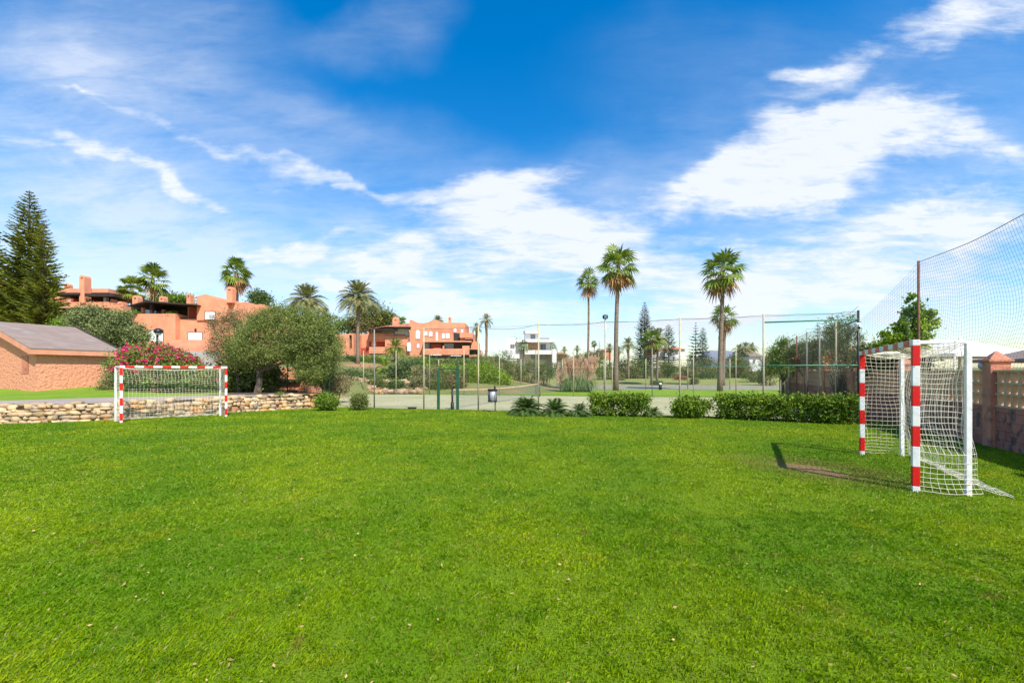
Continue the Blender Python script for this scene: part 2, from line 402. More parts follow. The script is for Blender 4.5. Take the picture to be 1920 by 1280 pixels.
# ------------------------------------------------------------------ materials
MAT = {}
MAT['bark'] = M('bark', (.16, .12, .085), (.07, .05, .04), scale=6, bump=.6, bscale=14)
MAT['palmtrunk'] = M('palm_trunk', (.27, .20, .15), (.16, .115, .08), scale=5, bump=.7, bscale=9)
MAT['fan'] = leafmat('fan_leaf', (0.219, 0.293, 0.035), (0.120, 0.199, 0.025), isl=.35, hue=.02, trans=.35)
MAT['fanlime'] = leafmat('fan_leaf_light', (0.249, 0.300, 0.035), (0.118, 0.188, 0.025), isl=.35, hue=.02, trans=.35)
MAT['dryfrond'] = leafmat('dry_frond', (0.432, 0.240, 0.090), (0.264, 0.144, 0.060), isl=.35, hue=.01, trans=.2)
MAT['date'] = leafmat('date_leaf', (0.185, 0.216, 0.068), (0.308, 0.277, 0.112), isl=.35, hue=.015, trans=.2)
MAT['norfolk'] = leafmat('norfolk_needles', (0.279, 0.298, 0.032), (0.126, 0.157, 0.025), isl=.4, hue=.025, trans=.15, scale=.5)
MAT['norfolkfar'] = leafmat('norfolk_needles_bluish', (0.119, 0.145, 0.094), (0.076, 0.102, 0.084), isl=.4, hue=.02, trans=.15, scale=.5)
MAT['olive'] = leafmat('olive_leaf', (0.243, 0.281, 0.101), (0.122, 0.160, 0.051), isl=.5, hue=.02, trans=.2)
MAT['willow'] = leafmat('feathery_leaf', (.25, .30, .075), (.16, .20, .05), isl=.45, hue=.02, trans=.3)
MAT['twig'] = leafmat('brownish_leaf', (0.270, 0.203, 0.091), (0.149, 0.149, 0.055), isl=.45, hue=.02, trans=.2)
MAT['hedge'] = leafmat('hedge_leaf', (0.173, 0.264, 0.017), (0.102, 0.176, 0.013), isl=.5, hue=.02, trans=.3)
MAT['hedgeyellow'] = leafmat('hedge_leaf_tip', (.22, .28, .02), (.12, .19, .02), isl=.4, hue=.02, trans=.3)
MAT['lime'] = leafmat('lime_leaf', (0.286, 0.390, 0.023), (0.156, 0.260, 0.023), isl=.4, hue=.02, trans=.3)
MAT['dark'] = leafmat('dark_leaf', (0.113, 0.174, 0.037), (0.067, 0.112, 0.028), isl=.5, hue=.03, trans=.2)
MAT['mid'] = leafmat('mid_leaf', (0.203, 0.230, 0.052), (0.116, 0.147, 0.037), isl=.5, hue=.03, trans=.25, scale=.6)
MAT['fresh'] = leafmat('fresh_leaf', (0.185, 0.280, 0.022), (0.116, 0.182, 0.022), isl=.4, hue=.025, trans=.3, scale=.6)
MAT['scrub'] = leafmat('scrub_leaf', (0.252, 0.235, 0.091), (0.151, 0.160, 0.060), isl=.5, hue=.03, trans=.2, scale=.6)
MAT['cycad'] = leafmat('cycad_leaf', (0.101, 0.166, 0.031), (0.056, 0.108, 0.023), isl=.3, hue=.01, trans=.15)
MAT['oleander'] = leafmat('oleander_leaf', (0.216, 0.293, 0.047), (0.129, 0.196, 0.039), isl=.5, hue=.02, trans=.25)
MAT['pink'] = leafmat('pink_petal', (0.800, 0.052, 0.230), (0.690, 0.023, 0.138), isl=.3, hue=.01, trans=.3)
MAT['orangeleaf'] = leafmat('orange_leaf', (.6, .25, .03), (.4, .15, .03), isl=.3, hue=.02, trans=.3)
MAT['redleaf'] = leafmat('red_leaf', (.35, .09, .06), (.2, .08, .05), isl=.3, hue=.02, trans=.2)
MAT['plume'] = leafmat('pampas_plume', (.80, .60, .44), (.74, .50, .36), isl=.2, hue=.01, trans=.45)
MAT['pampas'] = leafmat('pampas_blade', (0.188, 0.276, 0.081), (0.119, 0.179, 0.065), isl=.4, hue=.02, trans=.2)
MAT['white'] = M('white_paint', (.78, .77, .74), (.66, .64, .6), rough=.45, scale=9, contrast=(.5, .7), bump=.05, c3=(.42, .38, .30), s3=22, c3at=(.64, .7))
MAT['red'] = M('red_paint', (.70, .012, .012), (.58, .02, .015), rough=.4, scale=9, contrast=(.5, .8), c3=(.50, .12, .10), s3=24, c3at=(.64, .7))
MAT['net'] = M('white_twine', (.76, .70, .54), rough=.9)
MAT['darknet'] = M('dark_netting', (.09, .11, .17), rough=.8)
MAT['wire'] = M('green_wire', (.06, .075, .05), rough=.8, spec=.2)
MAT['wiregrey'] = M('grey_wire', (.22, .21, .17), rough=.5, spec=.5)
MAT['cream'] = M('cream_post_paint', (.50, .43, .25), (.34, .33, .24), rough=.6, scale=3)
MAT['green'] = M('green_paint', (.018, .09, .045), (.012, .06, .035), rough=.4, scale=4)
MAT['greenlight'] = M('faded_green_paint', (.08, .27, .15), (.05, .2, .11), rough=.5, scale=4)
MAT['black'] = M('black_paint', (.018, .018, .02), rough=.4)
MAT['grey'] = M('grey_metal', (.42, .41, .46), (.30, .30, .34), rough=.4, scale=5, metal=.3)
MAT['rust'] = M('rusty_pole', (.22, .10, .055), (.12, .06, .04), rough=.8, scale=9)
MAT['terra'] = M('terracotta_render', (.73, .31, .175), (.65, .26, .145), rough=.9, scale=1.2, bump=.35, bscale=7, c3=(.56, .225, .13), s3=.5, c3at=(.48, .66))
MAT['terralight'] = M('pale_terracotta_render', (.68, .31, .19), (.60, .25, .15), rough=.9, scale=1.5, bump=.3, bscale=7)
MAT['terrashade'] = M('shaded_terracotta_render', (.40, .075, .04), (.34, .06, .035), rough=.9, scale=2)  # terracotta with the shade of recesses put into its colour
MAT['shedwall'] = M('rough_peach_render', (.72, .32, .19), (.68, .285, .165), rough=.95, scale=5, contrast=(.4,.6), bump=.7, bscale=7, bdist=.12, c3=(.63, .26, .15), s3=9, c3at=(.52,.66))
MAT['roof'] = M('roofing_felt', (.27, .205, .17), (.225, .17, .14), rough=.9, scale=1.5, bump=.2, c3=(.28, .24, .22), s3=.8)
MAT['timbershade'] = M('dark_timber_and_shade', (.05, .035, .03), (.03, .022, .02), rough=.7, scale=4)  # dark timber; also colours the sheets standing in for shaded openings
MAT['glass'] = M('window_glass', (.10, .14, .18), rough=.08, spec=.8)
MAT['shutter'] = M('white_shutter', (.74, .73, .72), rough=.5)
MAT['whitewall'] = M('white_render', (.76, .75, .73), (.7, .69, .67), rough=.8, scale=1)
MAT['greywall'] = M('grey_render', (.40, .36, .33), rough=.8)
MAT['wood'] = M('orange_timber', (.55, .24, .09), (.45, .18, .07), rough=.6, scale=6)
MAT['tile'] = M('orange_roof_tiles', (.58, .22, .10), (.45, .16, .08), rough=.85, scale=4)
MAT['court'] = M('court_surface', (.33, .315, .16), (.40, .37, .20), rough=.9, scale=.5, coord='World', c3=(.38, .36, .25), s3=1.4, c3at=(.55, .8))
MAT['court2'] = M('pale_path', (.30, .27, .19), (.26, .235, .17), rough=.9, scale=.4, coord='World')
MAT['path'] = M('worn_tarmac', (.36, .30, .25), (.29, .24, .205), rough=.95, scale=1.1, coord='World', bump=.3, bscale=60, c3=(.42, .36, .30), s3=5)
MAT['line'] = M('court_line_paint', (.6, .58, .5), (.45, .45, .38), rough=.8, scale=3)
MAT['stone'] = M('golden_stone', (.54, .36, .18), (.36, .28, .20), rough=.95, scale=3.0, isl=.4, isl_hue=.012, bump=1., bscale=9, c3=(.50, .25, .09), s3=1.6, c3at=(.55, .66))
MAT['stonegap'] = M('dark_earth', (.07, .05, .035), (.04, .03, .02), rough=1, scale=6)
MAT['blockwall'] = M('red_split_block', (.47, .18, .125), (.37, .14, .10), rough=.95, scale=3, bump=.8, bscale=12, isl=.14, c3=(.16, .10, .085), s3=4.5, c3at=(.56, .62))
MAT['pillar'] = M('terracotta_pillar', (.62, .25, .15), (.50, .19, .125), rough=.95, scale=2.5, bump=.5, bscale=12, c3=(.30, .14, .10), s3=4, c3at=(.55, .7))
MAT['lattice'] = M('sandy_screen_block', (.62, .43, .27), (.50, .33, .21), rough=.95, scale=3, bump=.3)
MAT['canvas'] = M('white_canvas', (.78, .76, .72), rough=.8)
MAT['earth'] = M('orange_earth', (.42, .20, .10), (.30, .17, .09), rough=1, scale=1.5, bump=.8, bscale=5)
MAT['drygrass'] = M('dry_leaf', (.50, .30, .14), (.42, .28, .12), rough=.9, scale=5, isl=.3)
MAT['hillmat'] = M('hazy_hill_scrub', (.20, .22, .27), (.16, .18, .22), rough=1, scale=.01)  # scrub with the blue of distance haze put into its colour
# ------------------------------------------------------------------ ground shapes
def lawn_z(x, y):
    z = -.013*max(0., y-6)-.006*max(0., -x)*sm(y, 6, 12)
    return z+.022*noise.noise((x*.35, y*.35, .3))*sm(y, 1, 4)
WALLP = [(-31, 11.5), (-24, 13.4), (-18.4, 15.35), (-15.2, 16.6), (-13.1, 19.6), (-10.7, 22.5)]
def wall_y(x):
    if x <= WALLP[0][0]: return WALLP[0][1]
    for (a, b), (c, d) in zip(WALLP, WALLP[1:]):
        if x <= c: return lerp(b, d, (x-a)/(c-a))
    return WALLP[-1][1]
def fence_y(x): return 15.4+(12.5-x)*.359
def hill(x, y):
    a = clamp((x+20)/8); yf = lerp(24, 37.6, a); z0 = lerp(.47, -.42, a)
    rise = lerp(0., .7, a)*sm(y, yf, yf+4)
    top = lerp(4.6, 4.0, a)
    z = z0+rise+(top-z0-rise)*clamp((y-yf)/(75-yf))+3*clamp((y-75)/70)
    flat = -.42+.62*sm(y, 64, 78)+2.6*clamp((y-78)/80)+3*clamp((y-158)/300)
    b = sm(x, -8, 7)
    return lerp(z, flat, b)
def ground_z(x, y):
    h = hill(x, y)
    a = clamp((x+20)/8)
    if a < 1: h = lerp(-.6, h-.03, max(sm(y, 21.5, 25), a*0 if y < 25 else 1))
    if y < 24: h = min(h, -.55)
    return h
def grid(name, xs, ys, zf, m, **kw):
    mb = MB(); nx = len(xs)
    for y in ys:
        for x in xs: mb.v.append((x, y, zf(x, y)))
    for j in range(len(ys)-1):
        for i in range(nx-1): mb.f.append((j*nx+i, j*nx+i+1, (j+1)*nx+i+1, (j+1)*nx+i))
    mb.mi = [0]*len(mb.f)
    return mb.build(name, m, smooth=True, **kw)
def gm():
    m = M('scrubby_ground', (.15, .17, .045), (.20, .20, .07), rough=1, scale=.22, coord='World', bump=.6, bscale=3, c3=(.38, .20, .10), s3=.12, c3at=(.54, .64))
    return m
xs = sorted(set([round(-60+i*1.5, 2) for i in range(81)]+[-2500, -1200, -600, -300, -180, -120, -85, 75, 100, 150, 250, 500, 1000, 2500]))
ys = sorted(set([-40, -20, -8, 0, 8, 15]+[round(18+i*1., 2) for i in range(70)]+[92, 100, 115, 130, 150, 180, 230, 300, 450, 700, 1200, 3000]))
grid('ground', xs, ys, ground_z, gm(), kind='structure')
# distant hill on the skyline
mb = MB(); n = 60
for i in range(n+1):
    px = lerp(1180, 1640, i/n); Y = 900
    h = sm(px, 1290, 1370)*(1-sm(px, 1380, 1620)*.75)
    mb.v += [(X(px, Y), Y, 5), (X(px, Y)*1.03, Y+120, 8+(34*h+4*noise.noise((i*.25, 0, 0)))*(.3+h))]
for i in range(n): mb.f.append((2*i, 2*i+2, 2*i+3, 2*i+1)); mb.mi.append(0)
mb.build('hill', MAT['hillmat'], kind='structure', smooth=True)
# lawn
def lawn_mat():
    m, nt, b = nt_new('lawn_soil_and_thatch'); N = nt.nodes
    b.inputs['Roughness'].default_value = .95; b.inputs['Specular IOR Level'].default_value = .1
    g = N.new('ShaderNodeNewGeometry')
    def no(s, d=6):
        n = N.new('ShaderNodeTexNoise'); n.inputs['Scale'].default_value = s; n.inputs['Detail'].default_value = d; nt.links.new(g.outputs['Position'], n.inputs['Vector']); return n.outputs[0]
    def ramp(v, a, c):
        r = N.new('ShaderNodeMapRange'); r.inputs[1].default_value = a; r.inputs[2].default_value = c; nt.links.new(v, r.inputs[0]); return r.outputs[0]
    def mix(f, a, c):
        x = N.new('ShaderNodeMixRGB'); nt.links.new(f, x.inputs[0])
        for k, v in ((1, a), (2, c)):
            if isinstance(v, tuple): x.inputs[k].default_value = (*v, 1)
            else: nt.links.new(v, x.inputs[k])
        return x.outputs[0]
    c = mix(ramp(no(.45), .4, .62), (.095, .18, .003), (.165, .235, .005))
    c = mix(ramp(no(1.7), .52, .75), c, (.17, .20, .012))
    c = mix(ramp(no(45, 4), .3, .7), (.08, .14, .008), c)
    # worn patch in front of the goal
    mp = N.new('ShaderNodeMapping'); mp.vector_type = 'TEXTURE'; mp.inputs[1].default_value = (5.08, 7.2, 0); mp.inputs[2].default_value = (0, 0, R(-72)); mp.inputs[3].default_value = (.62, .30, 9)
    nt.links.new(g.outputs['Position'], mp.inputs[0]); ln = N.new('ShaderNodeVectorMath'); ln.operation = 'LENGTH'; nt.links.new(mp.outputs[0], ln.inputs[0])
    nn = no(6); ad = N.new('ShaderNodeMath'); ad.operation = 'MULTIPLY_ADD'; nt.links.new(nn, ad.inputs[0]); ad.inputs[1].default_value = 1.6; nt.links.new(ln.outputs[1], ad.inputs[2])
    c = mix(ramp(ad.outputs[0], 2.1, 1.5), c, (.22, .135, .062))
    nt.links.new(c, b.inputs['Base Color'])
    bp = N.new('ShaderNodeBump'); bp.inputs['Strength'].default_value = .6; bp.inputs['Distance'].default_value = .03; nt.links.new(no(60, 4), bp.inputs['Height']); nt.links.new(bp.outputs[0], b.inputs['Normal'])
    return m
def lawn_far(x): return wall_y(x)+.2 if x < -10.4 else min(fence_y(x)-.12, lerp(22.7, 99, clamp((x+10.4)/3)))
mb = MB(); lx = [-31+i*.5 for i in range(91)]; NJ = 60
for x in lx:
    yf = lawn_far(x)
    for j in range(NJ+1): y = lerp(-9, yf, j/NJ); mb.v.append((x, y, lawn_z(x, y)))
    mb.v.append((x, yf, -.62))
NJ2 = NJ+2
for i in range(len(lx)-1):
    for j in range(NJ+1): mb.f.append((i*NJ2+j, (i+1)*NJ2+j, (i+1)*NJ2+j+1, i*NJ2+j+1))
mb.mi = [0]*len(mb.f)
mb.build('lawn', lawn_mat(), kind='structure', smooth=True)
# grass blades, finer near where people stand to watch
def grass_mat():
    m, nt, b = nt_new('grass_blade'); N = nt.nodes
    b.inputs['Roughness'].default_value = .5; b.inputs['Specular IOR Level'].default_value = .25
    g = N.new('ShaderNodeNewGeometry')
    def no(s, d=4):
        n = N.new('ShaderNodeTexNoise'); n.inputs['Scale'].default_value = s; n.inputs['Detail'].default_value = d; nt.links.new(g.outputs['Position'], n.inputs['Vector']); return n.outputs[0]
    def ramp(v, a, c):
        r = N.new('ShaderNodeMapRange'); r.inputs[1].default_value = a; r.inputs[2].default_value = c; nt.links.new(v, r.inputs[0]); return r.outputs[0]
    def mix(f, a, c):
        x = N.new('ShaderNodeMixRGB'); nt.links.new(f, x.inputs[0])
        for k, v in ((1, a), (2, c)):
            if isinstance(v, tuple): x.inputs[k].default_value = (*v, 1)
            else: nt.links.new(v, x.inputs[k])
        return x.outputs[0]
    c = mix(ramp(no(.38, 6), .40, .60), (.13, .275, .002), (.31, .41, .002))
    c = mix(ramp(no(1.5, 6), .56, .74), c, (.34, .38, .006)); c = mix(ramp(no(3.3, 6), .62, .72), c, (.28, .26, .03)); c = mix(ramp(no(2.7, 5), .55, .72), c, (.085, .20, .002))
    c = mix(ramp(no(9), .55, .8), c, (.11, .21, .004))
    hsn = N.new('ShaderNodeHueSaturation'); nt.links.new(c, hsn.inputs['Color'])
    v = N.new('ShaderNodeMapRange'); v.inputs[3].default_value = .78; v.inputs[4].default_value = 1.22; nt.links.new(g.outputs['Random Per Island'], v.inputs[0]); nt.links.new(v.outputs[0], hsn.inputs['Value'])
    mu = N.new('ShaderNodeMath'); mu.operation = 'MULTIPLY'; mu.inputs[1].default_value = 31.7; nt.links.new(g.outputs['Random Per Island'], mu.inputs[0])
    fr = N.new('ShaderNodeMath'); fr.operation = 'FRACT'; nt.links.new(mu.outputs[0], fr.inputs[0])
    c = mix(ramp(fr.outputs[0], .965, .97), hsn.outputs[0], (.42, .36, .12))
    mp = N.new('ShaderNodeMapping'); mp.vector_type = 'TEXTURE'; mp.inputs[1].default_value = (5.15, 7.25, 0); mp.inputs[2].default_value = (0, 0, R(-65)); mp.inputs[3].default_value = (1.2, .75, 9)
    nt.links.new(g.outputs['Position'], mp.inputs[0]); ln = N.new('ShaderNodeVectorMath'); ln.operation = 'LENGTH'; nt.links.new(mp.outputs[0], ln.inputs[0])
    ad = N.new('ShaderNodeMath'); ad.operation = 'MULTIPLY_ADD'; nt.links.new(no(5), ad.inputs[0]); ad.inputs[1].default_value = 1.4; nt.links.new(ln.outputs[1], ad.inputs[2])
    c = mix(ramp(ad.outputs[0], 2.3, 1.3), c, (.25, .22, .05))
    nt.links.new(c, b.inputs['Base Color'])
    tr = N.new('ShaderNodeBsdfTranslucent'); nt.links.new(c, tr.inputs[0]); ms = N.new('ShaderNodeMixShader'); ms.inputs[0].default_value = .4
    nt.links.new(b.outputs[0], ms.inputs[1]); nt.links.new(tr.outputs[0], ms.inputs[2]); nt.links.new(ms.outputs[0], N['Material Output'].inputs[0])
    return m
def vnoise(x, y, s, seed):
    """cheap smooth noise for arrays"""
    r = np.random.default_rng(seed).random((256, 256)); X_ = x*s+500; Y_ = y*s+500
    i = np.floor(X_).astype(int); j = np.floor(Y_).astype(int); a = X_-i; b = Y_-j; a = a*a*(3-2*a); b = b*b*(3-2*b)
    g = lambda p, q: r[p % 256, q % 256]
    return (g(i, j)*(1-a)+g(i+1, j)*a)*(1-b)+(g(i, j+1)*(1-a)+g(i+1, j+1)*a)*b
def blades():
    out = []
    for (y0, y1, dn, w, h) in ((.3, 1.2, 6000, .005, .03), (1.2, 3.2, 11000, .0038, .030), (3.2, 5, 7500, .005, .030), (5, 8, 3800, .007, .031), (8, 12, 1800, .010, .034), (12, 17, 850, .015, .037), (17, 23, 450, .021, .042)):
        xm = 1.22*y1+3.6; n = int((y1-y0)*2*xm*dn)
        x = (rng.random(n)*2-1)*xm; y = y0+(y1-y0)*rng.random(n)
        k = (np.abs(x) < 1.22*y+3.6) & (x < 6.55+.44*y)
        yf = np.array([lawn_far(v) for v in np.linspace(-31, 14, 181)]); k &= y < np.interp(x, np.linspace(-31, 14, 181), yf)-.16
        cl = .5*vnoise(x, y, 9, 1)+.3*vnoise(x, y, 23, 2)+.2*vnoise(x, y, 1.3, 5)
        k &= rng.random(n) < .35+1.1*cl
        # worn patch and small bare spots
        dx, dy = x-5.08, y-7.2; ca, sa = cos(R(-72)), sin(R(-72)); e = np.sqrt(((dx*ca+dy*sa)/.62)**2+((-dx*sa+dy*ca)/.30)**2)+1.2*(vnoise(x, y, 6, 9)-.5)
        k &= (rng.random(n) < np.clip((e-.8)/.9, .04, 1))
        x, y = x[k], y[k]; n = len(x); cl = cl[k]
        zx = np.array([lawn_z(a, b) for a, b in zip(x.tolist(), y.tolist())]) if n < 1e6 else np.zeros(n)
        az = rng.random(n)*2*pi; ln = .25+.9*rng.random(n)**1.3; hh = h*(.45+.75*rng.random(n))*(.6+.8*cl)
        az2 = az+rng.normal(size=n)*.5+pi/2
        fx, fy = np.cos(az), np.sin(az); sx_, sy_ = np.cos(az2)*w/2, np.sin(az2)*w/2
        V = np.empty((n, 4, 3)); P = np.stack([x, y, zx-.006], 1)
        V[:, 0] = P+np.stack([sx_, sy_, 0*x], 1); V[:, 3] = P-np.stack([sx_, sy_, 0*x], 1)
        mid = P+np.stack([fx*ln*hh*.35, fy*ln*hh*.35, hh*.65], 1)
        V[:, 1] = mid+np.stack([sx_, sy_, 0*x], 1)*.9
        V[:, 2] = P+np.stack([fx*ln*hh, fy*ln*hh, hh*(1.05-.25*ln)], 1)
        out.append(V)
    return np.concatenate(out).reshape(-1, 3)
V = blades(); print('GRASS', len(V)//4)
np_mesh('grass', V, 4, grass_mat(), label='short bright green lawn grass', kind='stuff')
# fallen dry leaves on the lawn
n = 190; y = 2.2+10*rng.random(n)**1.6; x = (rng.random(n)*2-1)*1.15*y; k = x < 6+.4*y; x, y = x[k], y[k]
P = np.stack([x, y, [lawn_z(a, b)+.028 for a, b in zip(x, y)]], 1)
np_mesh('dry_leaves', leaves(P, .026, .5, .0, D=unit(len(P))*np.array([1, 1, .35])), 4, MAT['drygrass'], label='scattered small dry tan leaves lying in the grass', kind='stuff')
# court, strips and terrace
def sheet(name, pts, z, m, th=.3, **kw):
    mb = MB(); n = len(pts); zf = z if callable(z) else (lambda a, b: z)
    mb.v = [(a, b, zf(a, b)) for a, b in pts]+[(a, b, zf(a, b)-th) for a, b in pts]
    mb.f = [tuple(range(n))]+[(i, i+n, (i+1) % n+n, (i+1) % n) for i in range(n)]; mb.mi = [0]*len(mb.f)
    return mb.build(name, m, kind='structure', **kw)
CT = -.35
sheet('tennis_court', [(-22, 27.6), (13.2, 15.0), (20.3, 31.9), (-10.2, 37.2), (-22, 39)], CT, MAT['court'])
def lines():
    o = Vector((12.5, 15.4)); ux = Vector((-.941, .338)); uy = Vector((.42, .905))
    mb = MB()
    def L(a, b, c, d, w=.055):
        p = o+ux*a+uy*b; q = o+ux*c+uy*d; mb.obox(p, q, w, CT+.0, CT+.006)
    L(5, 3.4, 28.8, 3.4); L(5, 14.4, 28.8, 14.4); L(5, 4.8, 28.8, 4.8); L(5, 13, 28.8, 13); L(5, 3.4, 5, 14.4); L(28.8, 3.4, 28.8, 14.4); L(10.5, 4.8, 10.5, 13); L(23.3, 4.8, 23.3, 13); L(10.5, 8.9, 23.3, 8.9)
    mb.build('court_markings', MAT['line'], kind='structure')
lines()
GR = M('strip_grass', (.15, .27, .010), (.21, .32, .012), rough=.95, scale=1.2, coord='World', bump=1., bscale=25)
GR2 = M('far_dry_lawn', (.20, .25, .05), (.27, .26, .09), rough=.95, scale=.5, coord='World', bump=1., bscale=12)
sheet('grass_strip', [(-9, 37.35), (-1, 36.0), (20.3, 32.2), (46, 30), (60, 46.2), (-6, 46.2), (-9, 43)], -.335, GR)
sheet('far_path', [(-7, 46.2), (60, 46.2), (66, 64), (-9, 62)], -.345, MAT['court2'])
def far_lawn_z(x, y): return ground_z(20, y)+.02
grid('far_lawn', [-8+4*i for i in range(22)], [62, 64, 67, 70, 73, 76, 79, 82], lambda x, y: ground_z(20, y)+.05, GR2, kind='structure')
def terr_z(x, y):
    s = .40+.004*(y-15); return max(s, hill(x, y)+.02) if y > 22 else s
mb = MB(); tx = [-60, -50, -42, -36]+[-32+i*.4 for i in range(56)]
ny = 26
for x in tx:
    yw = wall_y(x)+.2
    for j in range(ny+1): y = lerp(yw, lerp(34, 23.6, sm(x, -17, -11.5)), j/ny); mb.v.append((x, y, terr_z(x, y)))
for i in range(len(tx)-1):
    for j in range(ny): mb.f.append((i*(ny+1)+j, (i+1)*(ny+1)+j, (i+1)*(ny+1)+j+1, i*(ny+1)+j+1))
# right end skirt
k = (len(tx)-1)*(ny+1)
for j in range(ny+1): a = mb.v[k+j]; mb.v.append((a[0], a[1], -.6))
s0 = k+ny+1
for j in range(ny): mb.f.append((k+j, s0+j, s0+j+1, k+j+1))
mb.mi = [0]*len(mb.f)
mb.build('terrace', M('terrace_grass', (.15, .26, .010), (.20, .30, .015), rough=.95, scale=1.2, coord='World', bump=1., bscale=25, c3=(.38, .30, .16), s3=.5, c3at=(.58, .66)), kind='structure', smooth=True)
PF = [(-40, 11.5+1.5), (-21.3, 17.9), (-18.75, 20), (-15.9, 21.2), (-13.2, 23.2), (-10.9, 24.2)]
mb = MB()
def pf(x):
    for (a, b), (c, d) in zip(PF, PF[1:]):
        if x <= c: return lerp(b, d, (x-a)/(c-a))
    return PF[-1][1]
pxs = [-40+i*.5 for i in range(59)]
for x in pxs:
    y0 = wall_y(x)+.2; y1 = max(pf(x), y0+.1)
    for j in range(9): y = lerp(y0, y1, j/8); mb.v.append((x, y, terr_z(x, y)+.012))
for i in range(len(pxs)-1):
    for j in range(8): mb.f.append((i*9+j, i*9+9+j, i*9+10+j, i*9+j+1)); mb.mi.append(0)
mb.build('path', MAT['path'], kind='structure', smooth=True)
mb = MB(); bxs = [-15.6+i*.4 for i in range(14)]
for x in bxs:
    y0 = max(wall_y(x)+.25, pf(x)-1.2 if x > -14 else pf(x)); y1 = lerp(34, 23.55, sm(x, -17, -11.5))
    for j in range(9): y = lerp(y0, max(y1, y0+.1), j/8); mb.v.append((x, y, terr_z(x, y)+.03))
for i in range(len(bxs)-1):
    for j in range(8): mb.f.append((i*9+j, i*9+9+j, i*9+10+j, i*9+j+1)); mb.mi.append(0)
mb.build('planting_bed', M('dark_bed_soil', (.15, .10, .06), (.09, .065, .04), rough=1, scale=2, coord='World', bump=1., bscale=12, c3=(.32, .2, .1), s3=.9, c3at=(.55, .65)), kind='structure', smooth=True)
